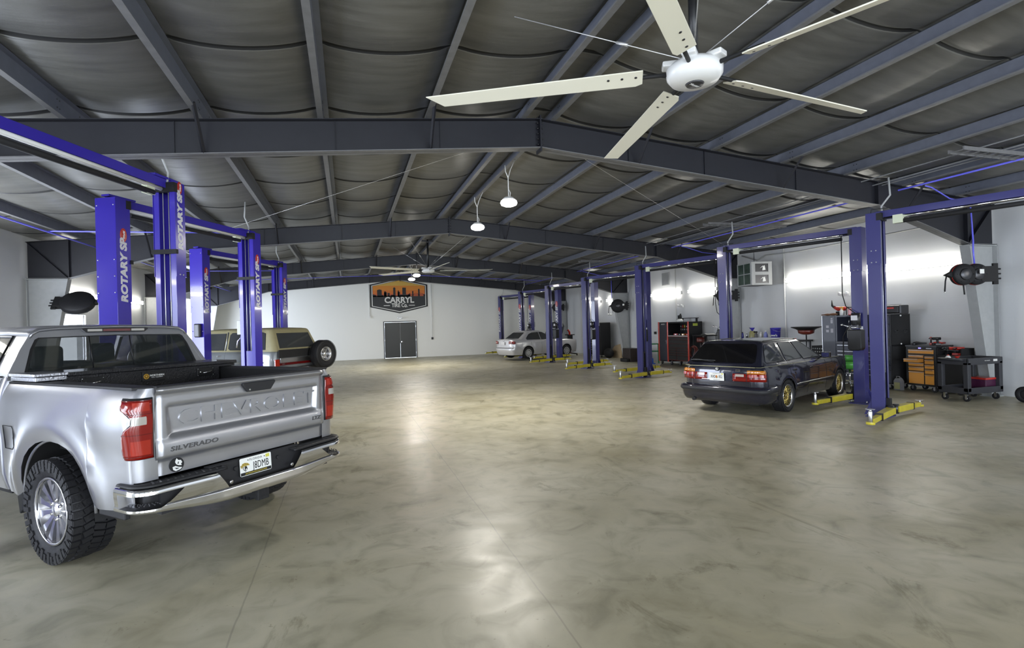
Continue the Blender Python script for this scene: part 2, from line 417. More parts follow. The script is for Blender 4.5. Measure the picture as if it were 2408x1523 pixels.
for Y, l in list(zip(FR, fl))[1:]:
    tag(steel_frame(Y), l, 'roof frame', 'steel roof frames')
# ------------------------------------------------------------------ far wall: door, sign, conduits
D = BACK_Y
m = MB(); m.box(2.1, 2.16, D-.03, D+.1, 0, 2.28); m.box(4.08, 4.14, D-.03, D+.1, 0, 2.28); m.box(2.16, 4.08, D-.03, D+.1, 2.22, 2.28)
dr = tag(m.build('door_1', M['black']), 'black double steel door in the white far wall', kind='structure')
M['door'] = MAT('door_paint', (.028, .029, .025), .4)
for a, b in ((2.17, 3.115), (3.125, 4.07)):
    MB().box(a, b, D+.01, D+.06, .02, 2.21).build('door_leaf', M['door'], dr, bevel=.004)
m = MB(); m.cyl((3.19, D-.06, 1.0), (3.19, D+.01, 1.0), .03); m.tube([(3.19, D-.05, 1.0), (3.28, D-.06, 1.0)], .014); m.build('door_handle', M['chrome'], dr)
m = MB(); m.box(3.105, 3.135, D-.005, D+.012, .9, 2.2); m.build('astragal', M['flange'], dr)
m = MB()
for x in (2.165, 4.075):
    for z in (.3, 1.1, 1.95): m.box(x-.012, x+.012, D-.04, D+.012, z-.06, z+.06)
m.build('hinge', M['metal'], dr)
def sign():
    root = empty('hexagonal_wall_sign', (3.11, D-.02, 3.86), label='black hexagonal sign with an orange city skyline reading CARRYL TIRE CO.', cat='sign')
    def hexa(hw, hs, ht): return [(-hw, -hs), (0, -ht), (hw, -hs), (hw, hs), (0, ht), (-hw, hs)]
    def place(m, n, mats, z): o = m.build(n, mats, root); o.location = (0, -z, 0); return o
    bk = MAT('sign_black', (.012, .012, .013), .5); wh = MAT('sign_white', (.75, .74, .70), .5)
    place(MB().prism(hexa(1.76, .69, 1.09), 0, .02, 'y'), 'backing_panel', bk, .0)
    place(MB().prism(hexa(1.66, .64, 1.01), -.004, 0, 'y'), 'white_border', wh, .002)
    place(MB().prism(hexa(1.61, .61, .965), -.004, 0, 'y'), 'dark_field', MAT('sign_charcoal', (.02, .022, .024), .5), .006)
    # sunset bands, clipped to the hexagon
    def band(z0, z1, col, k):
        def hw(z): return 1.58 if z <= .6 else max(0, 1.58*(1-(z-.6)/.345))
        zs = sorted(set([z0, z1]+([.6] if z0 < .6 < z1 else [])))
        pts = [(-hw(z), z) for z in reversed(zs)]+[(hw(z), z) for z in zs]
        pts = [p for i, p in enumerate(pts) if i == 0 or (Vector(p)-Vector(pts[i-1])).length > 1e-4]
        place(MB().prism(pts, -.003, 0, 'y'), 'sunset_band', MAT('sunset_%d' % k, col, .5), .011)
    band(-.03, .13, (.62, .12, .035), 0); band(.13, .33, (.66, .17, .02), 1); band(.33, .62, (.66, .24, .025), 2); band(.62, .944, (.62, .38, .07), 3)
    s = MB(); base = -.06
    bl = [(-1.58, .02, .09), (-1.50, .0, .06), (-1.33, -.1, .36), (-1.05, -.02, .05), (-.92, 0, .22), (-.90, 0, .28), (-.70, 0, .18), (-.52, 0, .06), (-.36, 0, .48), (-.09, 0, .24), (-.08, 0, .32), (.05, 0, .07), (.20, 0, .5), (.42, 0, .07), (.55, 0, .1), (.62, 0, .15), (.80, 0, .29), (1.17, 0, .42), (1.50, 0, .07)]
    ws = [.10, .12, .28, .10, .18, .10, .13, .2, .14, .14, .07, .16, .22, .18, .12, .06, .08, .10, .09]
    for (x, _, h), w in zip(bl, ws): s.box(x, x+w, -.003, 0, base, h)
    s.prism([(-.36, .48), (-.29, .53), (-.22, .48)], -.003, 0, 'y'); s.prism([(-1.33, .36), (-1.19, .40), (-1.05, .36)], -.003, 0, 'y')
    s.box(-1.58, .66, -.003, 0, base, .01); s.box(.66, 1.58, -.003, 0, .02, .045)
    arc = [(1.22+.0, .045)]
    s.tube([(.84+.4*i/8, -.002, .05+.1*math.sin(PI*i/8)) for i in range(9)], .008, 4); s.tube([(1.27+.3*i/8, -.002, .05+.1*math.sin(PI/2+PI/2*i/8)) for i in range(9)], .008, 4)
    place(s, 'skyline', MAT('skyline_black', (.014, .012, .012), .5), .015)
    R = frame((0, 0, 0), (1, 0, 0), (0, 0, 1), (0, -1, 0))
    t = MB(); t.text('CARRYL', .50, TR(0, 0, -.28) @ R, .003, .016, sx=.98); place(t, 'name_lettering', wh, .014)
    t = MB(); t.text('TIRE Co.', .33, TR(.02, 0, -.60) @ R, .003, .009, sx=.80); t.box(-.95, -.58, -.003, .0, -.62, -.58); t.box(.58, .95, -.003, 0, -.62, -.58); t.box(.33, .43, -.003, 0, -.72, -.70)
    place(t, 'second_line_lettering', wh, .014)
sign()
for x, z0, lab in ((1.30, 2.62, 'white conduit drop with a small box left of the hexagonal sign'), (5.10, 1.20, 'long white conduit drop with a black outlet right of the hexagonal sign')):
    r = empty('conduit', (x, D-.03, 0), label=lab, cat='conduit', group='conduits on the far wall')
    MB().cyl((0, 0, z0), (0, 0, 4.55), .018, 8).build('pipe', M['white'], r)
    MB().cbox((0, -.01, z0-.05), (.12, .08, .14)).build('outlet_box', M['white'] if z0 > 2 else M['black'], r)
    if z0 < 2: MB().cbox((0, -.01, 2.55), (.1, .07, .12)).build('junction_box', M['white'], r)
def emergency_lamp(loc, rz, lab):
    r = empty('emergency_light', loc, rz, lab, 'emergency light', 'small emergency lights on the walls')
    MB().cbox((0, 0, 0), (.26, .06, .10)).build('housing', M['fanhub'], r, bevel=.01)
    for s in (-1, 1):
        m = MB(); m.lathe([(.01, -.02), (.05, 0), (.055, -.05), (.03, -.07)], 12, 'y', (s*.12, -.05, .03)); m.build('lamp_head', M['fanhub'], r)
emergency_lamp((3.12, D-.05, 2.46), 0, 'small white emergency light above the black double door')
emergency_lamp((13.64, 11.8, 2.46), -PI/2, 'small emergency light on the right wall below the long strip light')
emergency_lamp((13.64, 19.67, 2.45), -PI/2, 'small emergency light on the right wall above the red tool cabinet')
emergency_lamp((13.64, 26.1, 2.25), -PI/2, 'small emergency light on the right wall near the round hose reel')
# ------------------------------------------------------------------ strip lights on the side walls
def strip_light(x, y0, y1, z, nx, lab, pw):
    r = empty('strip_light', (x, (y0+y1)/2, z), label=lab, cat='strip light', group='strip lights on the side walls')
    L_ = y1-y0
    MB().box(min(0, nx*.05), max(0, nx*.05), -L_/2, L_/2, -.07, .05).build('housing', M['white'], r)
    m = MB()
    for dz in (-.045, .03): m.cyl((nx*.085, -L_/2+.03, dz), (nx*.085, L_/2-.03, dz), .026, 8)
    m.build('tube', M['tube'], r)
for y0, y1, l in ((8.75, 13.95, 'long bright strip light on the right wall beside the nearest hose reel'), (17.4, 19.15, 'short bright strip light on the right wall above the cart by the red cabinet'), (19.7, 22.0, 'bright strip light on the right wall above the red tool cabinet'), (24.75, 26.5, 'far bright strip light on the right wall behind the round hose reel'), (27.3, 29.2, 'farthest bright strip light on the right wall'), (.5, 5.8, 'long strip light on the near right wall')):
    strip_light(RIGHT_X-.01, y0, y1, 3.05, -1, l, 34)
for y0, y1, l in ((17.7, 20.1, 'bright strip light on the left wall above the black hose reel'), (22.2, 24, 'strip light on the left wall hidden behind the tall blue post'), (8.9, 13.9, 'long strip light on the left wall behind the pickup'), (.5, 5.8, 'long strip light on the near left wall')):
    strip_light(LEFT_X+.01, y0, y1, 3.1, 1, l, 26)
# ------------------------------------------------------------------ high bay lamps and fans
def high_bay(y, lab, hookz=5.12):
    z = 4.26
    r = empty('high_bay_lamp', (RIDGE_X+.06, y, z), label=lab, cat='lamp', group='round high bay lamps along the ridge')
    m = MB(); m.lathe([(.05, .12), (.09, .11), (.13, .07), (.14, .05), (.12, .045)], 24); m.build('housing', M['fanhub'], r)
    m = MB(); m.lathe([(.001, -.07), (.09, -.065), (.15, -.04), (.168, .0), (.155, .04), (.13, .055)], 24); m.build('lens', M['led'], r)
    m = MB(); m.tube([(0, 0, .10), (0, 0, .50), (.05, 0, .66), (.16, 0, .885)], .009, 6); m.tube([(0, 0, .50), (-.05, 0, .62), (-.06, 0, .74)], .009, 6); m.tube([(.0, 0, .28), (.04, .0, .2), (.02, 0, .1)], .008, 6); m.build('hanging_cord', M['white'], r)
    a = area('high_bay_glow', (RIDGE_X+.06, y, z-.1), (0, 0, 0), .34, .34, 105, (1, .95, .86)); a.data.shape = 'DISK'
for y, l in ((10.1, 'nearest bright round high bay lamp hanging from the ridge'), (12.75, 'second bright round high bay lamp hanging from the ridge'), (24.9, 'small distant high bay lamp just under the far fan'), (26.9, 'farthest high bay lamp overlapping the top of the hexagonal sign'), (-3.4, 'high bay lamp behind the camera'), (-6.2, 'high bay lamp far behind the camera')):
    high_bay(y, l)
def ceiling_fan(y, rot, lab, z=4.0):
    r = empty('ceiling_fan', (RIDGE_X-.1, y, z), label=lab, cat='ceiling fan', group='large five bladed ceiling fans')
    m = MB(); m.lathe([(.001, -.095), (.08, -.095), (.20, -.075), (.235, -.03), (.24, .03), (.20, .075), (.09, .09), (.001, .09)], 32); m.build('motor_housing', M['fanhub'], r)
    for k in range(5):
        a = rot+k*2*PI/5
        cl = MB(); cl.M = TR(rz=a); cl.cbox((.2, 0, .085), (.14, .12, .05)); cl.build('blade_clamp', M['fanhub'], r, bevel=.012)
    m = MB(); m.lathe([(.001, -.108), (.07, -.108), (.08, -.094)], 24); lb = m.build('logo_disc', M['dkmetal'], r)
    MB().text('Hunter', .04, TR(0, 0, -.109, PI, 0, .3), .0006, .0006).build('logo_lettering', M['white'], lb)
    MB().cyl((0, 0, .08), (0, 0, 5.14-z), .038, 16).build('down_rod', M['black'], r)
    for k in range(5):
        a = rot+k*2*PI/5
        m = MB(); m.M = TR(rz=a) @ TR(rx=.30)
        m.prism([(.50, -.085), (.44, -.06), (.44, .10), (2.44, .075), (2.30, -.075)], -.006, .006, 'z')
        b = m.build('blade', M['fan'], r, bevel=.003)
        m = MB(); m.M = TR(rz=a) @ TR(rx=.30); m.cyl((.18, 0, .012), (.60, 0, .012), .018, 10); m.build('blade_arm', M['mblack'], b)
        m = MB(); m.M = TR(rz=a) @ TR(rx=.30)
        for u in (.50, .62, .74): m.cyl((u, .03, -.010), (u, .03, .010), .012, 8)
        m.build('bolt', M['dkmetal'], b)
    m = MB()
    for k in range(4):
        a = PI/4+k*PI/2+.1; ex = Vector((math.cos(a)*1.55, math.sin(a)*2.1, 0)); p0 = Vector((.05*math.cos(a), .05*math.sin(a), .12))
        p1 = Vector((ex.x, ex.y, roof_z(RIDGE_X-.1+ex.x)-z+.02)); m.tube([p0, p1], .005, 5)
        q = p0.lerp(p1, .34); m.tube([q-(p1-p0)*.03, q+(p1-p0)*.03], .014, 6)
    m.build('guy_wire', M['cable'], r)
    mt = MB(); mt.box(-.22, .22, -.03, .03, 5.06-z, 5.12-z); mt.box(-.03, .03, -.12, .12, 5.02-z, 5.06-z); mt.build('mount', M['dkmetal'], r)
    return r
ceiling_fan(3.97, math.radians(152), 'huge cream five bladed ceiling fan hanging in the foreground at top right')
ceiling_fan(20.12, math.radians(205), 'distant cream ceiling fan in front of the hexagonal sign', 3.98)
# ------------------------------------------------------------------ two post lifts
SIGN_R = {-1: frame((0, 0, 0), (0, 0, 1), (-1, 0, 0), (0, -1, 0)), 1: frame((0, 0, 0), (0, 0, 1), (1, 0, 0), (0, 1, 0))}
def lift_arm(root, post_x, open_sgn, sy, length, ang, adapter, raise_=0, mirror=1):
    # telescoping yellow arm hinged on the carriage
    a0 = Vector((post_x+open_sgn*.20, sy*.12, .14+raise_)); d = Vector((open_sgn*math.sin(ang), sy*math.cos(ang), 0)); n = Vector((-d.y, d.x, 0))
    F = Matrix(((d.x, n.x, 0, a0.x), (d.y, n.y, 0, a0.y), (0, 0, 1, a0.z), (0, 0, 0, 1)))
    m = MB(); m.M = F; L1 = length*.62
    m.prism([(-.02, -.07), (L1, -.055), (L1, .055), (-.02, .07)], -.055, .055, 'z')
    arm = m.build('lift_arm', M['yellow'], root, bevel=.006)
    m = MB(); m.M = F; m.box(L1, length-.04, -.042, .042, -.045, .035); m.cyl((length, 0, -.05), (length, 0, -.01), .065, 16); m.build('arm_extension', M['yellow'], arm, bevel=.004)
    m = MB(); m.M = F; m.box(L1-.02, L1+.005, -.062, .062, -.062, .062); m.build('arm_collar', M['black'], arm)
    m = MB(); m.M = F; h = .16 if adapter else .03
    m.cyl((length, 0, -.02), (length, 0, h), .032, 14); m.cyl((length, 0, h), (length, 0, h+.03), .022, 12)
    m.cbox((length, 0, h+.035), (.15, .06, .012)); m.cbox((length, 0, h+.036), (.06, .13, .012)); m.build('lift_pad', M['metal'], arm, bevel=.003)
    m = MB(); m.M = F; m.cyl((0, 0, -.08), (0, 0, .09), .05, 12); m.build('pivot_pin', M['dkmetal'], arm)
def lift_post(root, px, so, H, dx, wy, mat, style, text=None, tsz=.2, tz=2.9, cover=2.77):
    # px: centre x, so: +1 when the open side faces +x
    X = lambda u: px+so*(u-dx/2)
    t = .012; lip = wy*.25; w = wy/2
    out = [(0, -w), (dx, -w), (dx, -w+lip), (dx-t, -w+lip), (dx-t, -w+t), (t, -w+t), (t, w-t), (dx-t, w-t), (dx-t, w-lip), (dx, w-lip), (dx, w), (0, w)]
    m = MB(); pts = [(X(u), v) for u, v in out]; m.prism(pts, .02, H, 'z')
    post = m.build('lift_post', mat, root, bevel=.004)
    m = MB()
    e = .006
    for s in (-1, 1): m.box(min(X(-e), X(dx+e)), max(X(-e), X(dx+e)), s*(w+e)-.003, s*(w+e)+.003, cover, H-.004)
    m.box(min(X(-e-.003), X(-e+.003)), max(X(-e-.003), X(-e+.003)), -w-e, w+e, cover, H-.004)
    cv = m.build('post_sleeve', mat, post)
    m = MB()
    for s in (-1, 1):
        for u in (dx*.33, dx*.67):
            for z in ((cover+.03, cover+.24) if style == 'right' else (cover+.03,)): m.sphere((X(u), s*(w+e+.004), z), .012, 4)
    if style == 'left':
        for z in (1.2, 1.9, 2.5, 2.75, 3.0, H-.12):
            for v in (-w*.85, w*.85, ): m.sphere((X(-e-.004), v, z), .011, 4)
    m.build('bolt', M['metal'], post)
    # base plate and gussets
    m = MB(); m.box(px-dx*.8, px+dx*.8, -w-.1, w+.1, 0, .022)
    for s in (-1, 1): m.prism([(X(0)-so*.0, .022), (X(0)-so*.13, .022), (X(0), .32)], s*w*.7-.006, s*w*.7+.006, 'y')
    m.build('base_plate', M['mblack'] if style == 'left' else mat, post)
    m = MB()
    for sx in (-1, 1):
        for sy in (-1, 1): m.cyl((px+sx*dx*.68, sy*(w+.05), .02), (px+sx*dx*.68, sy*(w+.05), .07), .014, 8)
    m.build('anchor_bolt', M['metal'], post)
    # slider, chain and hydraulic ram inside the column
    m = MB(); m.box(min(X(.03), X(dx-.03)), max(X(.03), X(dx-.03)), -w+.03, w-.03, .06, .85 if style == 'right' else 1.45)
    m.box(min(X(dx-.03), X(dx+.06)), max(X(dx-.03), X(dx+.06)), -w+lip+.01, w-lip-.01, .06, .34)
    m.build('carriage', M['mblack'] if style == 'right' else mat, post)
    m = MB(); m.cyl((X(dx*.45), 0, .9), (X(dx*.45), 0, 2.3), .028, 10); m.build('hydraulic_ram', M['metal'], post)
    m = MB()
    for v in (-.035, .045): m.cyl((X(dx*.85), v, .8), (X(dx*.85), v, H-.15), .006, 6)
    m.build('equalizer_cable', M['cable'], post)
    m = MB(); u0 = dx*.75; m.box(min(X(u0), X(dx+.03)), max(X(u0), X(dx+.03)), -w-.012, w+.012, H-.15, H-.02)
    m.build('top_bracket', M['mblack'], post)
    if style == 'left': MB().box(min(X(dx-.01), X(dx+.03)), max(X(dx-.01), X(dx+.03)), -w-.03, w+.03, H-1.0, H-.94).build('cross_clamp', M['mblack'], post)
    if text:
        m = MB()
        for s in text:
            m.text('ROTARY SP', tsz, Matrix.Translation((px, s*(w+e+.004), tz)) @ SIGN_R[s], .0015, .008, .12, 1.26)
        m.build('lettering', M['ltext'], post)
        m = MB()
        for s in text:
            c = (px-s*.0, s*(w+e+.004), tz+tsz*3.62); m.sphere(c, tsz*.58, 6, (.72, .02, 1.25))
        b = m.build('maker_badge', M['red'], post)
        m = MB()
        for s in text: m.text('World', tsz*.30, Matrix.Translation((px, s*(w+e+.014), tz+tsz*3.62)) @ SIGN_R[s], .001, .002, .2)
        m.build('badge_lettering', M['gboard'], b)
    return post
def make_lift(style, H, dx, wy, mat, text=None, tsz=.2, tz=2.9, cover=2.77, arms=((1.35, .95), (1.3, .9)), span=3.06, raise_=0):
    root = empty('vehicle_lift')
    hx = span/2
    p1 = lift_post(root, -hx, 1, H, dx, wy, mat, style, text, tsz, tz, cover)
    p2 = lift_post(root, hx, -1, H, dx, wy, mat, style, text, tsz, tz, cover)
    for (px, so, (la, lb)) in ((-hx, 1, arms[0]), (hx, -1, arms[1])) if arms else ():
        lift_arm(root, px, so, -1, la, .10, raise_ == 0, raise_); lift_arm(root, px, so, 1, lb, .10, False, raise_)
    # overhead beam
    m = MB(); m.box(-hx, hx, -.05, -.044, H-.10, H+.02); m.box(-hx, hx, .044, .05, H-.10, H+.02); m.box(-hx, hx, -.05, .05, H+.014, H+.02)
    if style == 'left': m.box(-hx-.12, -hx+.35, -.07, .07, H+.02, H+.05); m.box(hx-.35, hx+.12, -.07, .07, H+.02, H+.05)
    beam = m.build('overhead_beam', mat, root, bevel=.003)
    m = MB(); m.cyl((-hx+.15, 0, H-.115), (hx-.15, 0, H-.115), .028, 12); m.build('shutoff_bar', M['chrome'] if style == 'right' else M['white'], beam)
    m = MB(); m.cyl((-hx+.3, 0, H-.20), (hx-.3, 0, H-.20), .038, 12); m.build('padded_bar', M['mblack'], beam)
    m = MB(); m.cbox((-hx+.36, -.02, H-.16), (.15, .08, .15)); m.cyl((-hx+.44, -.02, H-.19), (-hx+1.0, -.02, H-.19), .009, 6); m.build('limit_switch', MAT('switch_cream', (.62, .66, .50), .4), beam, bevel=.006)
    m = MB(); m.tube([(-hx+.1, .05, H-.05), (-hx+.08, .06, H+.12), (-hx+.22, .07, H+.30), (-hx+.20, .08, H+.62)], .016, 6); m.build('flexible_conduit', M['column'], beam)
    m = MB(); m.tube([(-hx-.05, -wy/2+.02, H-.1), (-hx-.02, -wy/2+.0, H+.06), (-hx+.3, -.06, H+.05)], .008, 6); m.build('hydraulic_hose', M['mblack'], beam)
    if style == 'right':
        s = -1; y0 = -wy/2-.02; hx0 = hx; hx = hx-.16
        pu = MB(); pu.prism([(hx-.02, 1.16), (hx+.02, 1.12), (hx+.20, 1.12), (hx+.24, 1.16), (hx+.24, 1.56), (hx-.02, 1.56)], y0-.24, y0-.02, 'y'); tank = pu.build('hydraulic_tank', M['black'], root, bevel=.02)
        m = MB(); m.cyl((hx+.11, y0-.13, 1.64), (hx+.11, y0-.13, 1.90), .085, 18); m.cbox((hx+.11, y0-.13, 1.62), (.14, .14, .07)); m.build('pump_motor', M['dkmetal'], tank)
        m = MB(); m.cyl((hx+.0, y0-.2, 1.62), (hx-.12, y0-.22, 1.66), .012, 8); m.sphere((hx-.13, y0-.22, 1.66), .022, 5); m.cyl((hx+.15, y0-.22, 1.60), (hx+.05, y0-.25, 1.60), .02, 8); m.build('release_lever', M['chrome'], tank)
        m = MB(); m.cbox((hx+.11, y0-.222, 1.80), (.12, .005, .10)); m.build('motor_label', M['ltext'], tank)
        m = MB(); m.cbox((hx+.1, wy/2+.08, 1.85), (.14, .12, .30)); m.build('control_box', M['column'], root, bevel=.01)
        m = MB(); m.tube([(hx+.11, y0-.1, 1.88), (hx-.1, y0-.06, 2.05), (hx-.19, y0+.02, 2.3), (hx-.19, y0+.04, H-.1)], .010, 6); m.tube([(hx-.05, y0-.1, 1.6), (hx-.18, y0-.02, 1.4), (hx-.2, y0+.02, .9), (hx-.19, y0+.02, .25)], .012, 6); m.build('hydraulic_hose', M['mblack'], tank)
        hx = hx0; tank.location = (.06, .04, 0)
        m = MB(); m.box(-.006+hx+.06, hx+.10, y0+.002, y0+.012, 1.35, 1.62); m.build('safety_decal', M['gboard'], root)
        # adapters on a peg rack of the near post
        m = MB(); m.tube([(hx-.16, wy/2+.05, .62), (hx-.16, wy/2+.05, .30)], .038, 12); m.build('height_adapter', M['metal'], root)
        m = MB(); m.cbox((hx-.16, wy/2+.05, .66), (.14, .1, .02)); m.cbox((hx-.16, wy/2+.02, .28), (.12, .1, .02)); m.build('adapter_rack', M['yellow'], root)
    return root
def place_lift(root, a, b, label, group):
    a = Vector((*a, 0)); b = Vector((*b, 0)); d = b-a; c = (a+b)/2
    root.location = c; root.rotation_euler = (0, 0, math.atan2(d.y, d.x)); tag(root, label, 'lift', group)
RR = [(9.26, 7.36), (9.28, 11.50), (9.29, 15.65), (9.31, 19.95), (9.32, 24.2), (9.33, 28.45), (9.36, 32.75)]
lab = ['nearest blue two post lift at right, its yellow arms in front of the parts carts', 'blue two post lift straddling the dark station wagon', 'third blue two post lift at right, behind the roof of the dark station wagon', 'fourth blue two post lift at right, level with the red tool cabinet', 'fifth blue two post lift at right, just in front of the silver sedan', 'blue two post lift holding the silver sedan', 'farthest blue two post lift at right, by the far wall behind the silver sedan']
first = make_lift('right', 3.70, .215, .23, M['blue2'])
texted = None
for i, (x, y) in enumerate(RR):
    if i == 0: L_ = first
    elif i == 5: L_ = texted = make_lift('right', 3.70, .215, .23, M['blue2'], text=(-1,), tsz=.21, tz=2.1, raise_=.04)
    elif i == 6: L_ = copy_tree(texted)
    else: L_ = copy_tree(first)
    place_lift(L_, (x, y), (x+1.06, y-2.87), lab[i], 'blue two post lifts in the right-hand row')
HL = 3.95
A1 = make_lift('left', HL, .19, .30, M['blue'], text=(1,), tsz=.125, tz=3.42, cover=2.64, arms=None, span=3.09)
place_lift(A1, (-2.335, 8.5), (-3.405, 5.6), 'nearest violet blue lift at left, its long beam running overhead above the pickup', 'violet blue two post lifts at left')
B1 = make_lift('left', HL, .235, .345, M['blue'], text=(1,), tsz=.150, tz=2.84, cover=2.36, span=3.2)
place_lift(B1, (-1.96, 12.5), (-3.41, 9.65), 'second violet blue lift at left, near post just left of the pickup roof lamp', 'violet blue two post lifts at left')
C1 = copy_tree(B1)
m = MB(); m.cbox((1.6+.17, .04, 1.92), (.09, .16, .34)); m.build('cable_reel_cover', M['dkmetal'], C1, bevel=.03)
m = MB(); m.cbox((-1.6, -.24, 1.95), (.14, .10, .30)); m.build('control_box', MAT('control_cream', (.52, .53, .48), .4), B1, bevel=.01)
m = MB(); m.tube([(-1.6, -.25, 1.75), (-1.6, -.33, 1.66), (-1.6, -.36, 1.52)], .012, 6); m.build('release_lever', M['chrome'], B1)
place_lift(C1, (-2.02, 17.75), (-3.44, 15.1), 'third violet blue lift at left, one post behind the old two-tone off-roader', 'violet blue two post lifts at left')
# ------------------------------------------------------------------ air pipes, trays
def pipe(name, pts, r, mat, label, cat, group=None):
    o = MB().tube(pts, r, 8).build(name, mat); return tag(o, label, cat, group)
def zr(x): return roof_z(x)-.04
pipe('air_pipe', [(10.9, -8, 4.40), (10.9, BACK_Y-.05, 4.40)], .018, M['bluepipe'], 'long blue air pipe running under the right roof slope', 'air pipe')
pipe('air_pipe', [(-6.05, -8, 4.10), (-6.05, BACK_Y-.05, 4.10)], .018, M['bluepipe'], 'long blue air pipe running under the left roof slope', 'air pipe')
for k, (y) in enumerate((13.8, 22.0)):
    pipe('air_pipe', [(-6.05, y, 4.12), (-2.2, y-.3, 4.12)], .014, M['bluepipe'], ['thin blue air pipe crossing to the second left-hand lift', 'thin blue air pipe crossing behind the third left-hand lift'][k], 'air pipe')
for k, y in enumerate((8.0, 16.1, 24.3)):
    pipe('air_drop', [(10.9, y-.3, 4.40), (11.2, y-.3, 4.36), (12.0, y-.1, 4.22), (12.75, y, 4.18)], .014, M['bluepipe'], 'blue branch pipe leaving the right air line at the %s roof frame' % ['nearest', 'second', 'third'][k], 'air pipe', 'blue branch pipes')
pipe('air_pipe', [(-6.05, 29.3, 4.3), (-5.6, 29.3, 4.42), (3.05, 29.3, 4.72), (10.2, 29.3, 4.42), (10.9, 29.3, 4.40)], .012, M['bluepipe'], 'blue pipe crossing the far end of the roof between both air lines', 'air pipe')
def tray(y, label):
    m = MB(); x0, x1 = 9.3, 11.9
    for dy in (0, .22): m.box(x0, x1, y+dy-.01, y+dy+.01, 4.40, 4.46)
    for k in range(14): m.box(x0+k*.2-.01, x0+k*.2+.01, y, y+.22, 4.40, 4.41)
    return tag(m.build('cable_tray', M['flange']), label, 'cable tray', 'cable trays under the right roof slope')
tray(5.9, 'metal cable tray hanging under the right slope nearest the camera'); tray(12.1, 'metal cable tray hanging under the right slope past the nearest roof frame'); tray(20.3, 'metal cable tray hanging under the right slope past the second roof frame')
for k, (x, y0, y1) in enumerate(((10.2, 2, 33), (10.45, 1, 33), (11.3, 0, 33), (9.9, 3, 33))):
    pipe('conduit', [(x, y0, 4.46+(.02*k)), (x, y1, 4.46+.02*k)], .012, M['flange'], ['thin grey conduit beside the right air line, inner one', 'thin grey conduit beside the right air line, second one', 'thin grey conduit beside the right air line, outermost one', 'thin grey conduit above the right-hand lift beams'][k], 'conduit', 'thin conduits under the right slope')
# diagonal bracing wires under the roof
def wire(a, b, label):
    return tag(MB().tube([a, b], .0035, 5).build('brace_wire', M['cable']), label, 'brace wire', 'roof bracing wires')
wire((2.55, 8.9, 5.02), (-7.4, 20.9, 4.18), 'pale brace wire slanting across the left roof past the nearest frame')
wire((RIDGE_X+.4, 8.6, 5.05), (13.5, 16.0, 4.2), 'pale brace wire slanting across the right roof past the nearest frame')
# white wall cables along the top of the right wall
pipe('wall_cable', [(13.62, 0, 4.12), (13.62, 8, 4.12), (13.62, 9.6, 3.98), (13.62, 13.4, 3.92), (13.62, 14.8, 3.98), (13.62, 15.2, 3.85), (13.6, 15.9, 4.1)], .02, M['column'], 'grey cable looping along the top of the right wall', 'cable')
# ------------------------------------------------------------------ hose reels
def hose_reel(loc, rz, label, double=False, col='black', drop=True, R_=.26):
    r = empty('hose_reel', loc, rz, label, 'hose reel', 'black hose reels hung on the walls')
    # local: +x away from the wall
    ys = (-.0,) if not double else (-.27, .27)
    for k, yy in enumerate(ys):
        m = MB(); a = 0; xo = 0 if not double else (-.16, .16)[k]; yo = 0 if not double else (-.03, .03)[k]
        m.lathe([(.05, -.08), (R_*.96, -.085), (R_, -.05), (R_, .05), (R_*.96, .085), (.05, .08)], 32, 'y', (xo, yo, 0)); m.build('reel_drum', M['rubber'], r)
        m = MB(); m.lathe([(.02, -.012), (.11, -.012), (.12, 0)], 20, 'y', (xo, yo-.095, 0))
        for q in range(6): m.sphere((xo+.17*math.cos(q*PI/3), yo-.095, .17*math.sin(q*PI/3)), .010, 4)
        m.build('reel_hub', M['dkmetal'], r)
    m = MB(); m.M = TR(rz=-PI/2); m.box(-.06, .06, .12, .46, -.16, .16); m.box(-.02, .02, .40, .50, -.22, .22)
    for z in (-.1, 0, .1): m.cyl((0, .48, z), (0, .56, z), .018, 8)
    b = m.build('swivel_bracket', M['mblack'], r)
    b.location = (.10, 0, 0) if double else (0, 0, 0)
    m = MB(); m.prism([(-R_*.92, -.06), (-R_*.92, .07), (-R_-.12, .0)], -.05, .05, 'y'); g = m.build('hose_guide', M['mblack'], r); g.location = (-.16 if double else 0, 0, 0)
    m = MB(); m.tube([(-R_-.08, 0, 0), (-R_-.11, 0, -.12), (-R_-.13, 0, -.34)], .014, 8)
    if double: m.tube([(-R_*.2, -.1, -R_+.03), (-R_*.2+.02, -.1, -R_-.2)], .014, 8)
    else: m.tube([(-R_*.75, 0, -.1), (-R_*.78, 0, -.26), (-R_*.70, .0, -.36)], .011, 8)
    h = m.build('hose', M['rubber'], r); h.location = (-.16 if double else 0, 0, 0)
    m = MB(); m.cyl((-R_-.13, 0, -.34), (-R_-.132, 0, -.37), .012, 8); m.build('hose_fitting', M['chrome'], h)
    if double:
        m = MB()
        for xo in (-.16, .16): m.lathe([(R_-.02, -.02), (R_+.008, 0), (R_-.02, .02)], 32, 'y', (xo, xo*.19, 0), close=True)
        m.build('red_hose_coil', M['red'], r)
    m = MB(); m.cbox((R_*.75, -.13, .05), (.09, .005, .09)); m.build('warning_label', M['gboard'], r)
    return r
hose_reel((12.42, 7.85, 2.64), -.30, 'double black hose reel with red hose on the nearest right-hand column', True, R_=.22)
hose_reel((12.95, 24.0, 2.66), -.3, 'round black hose reel on the right between the tall blue posts', R_=.34)
hose_reel((12.9, 16.05, 2.70), -.3, 'black hose reel half hidden behind the third blue post at right')
hose_reel((12.9, 32.1, 2.9), -.3, 'small far hose reel behind the farthest lifts')
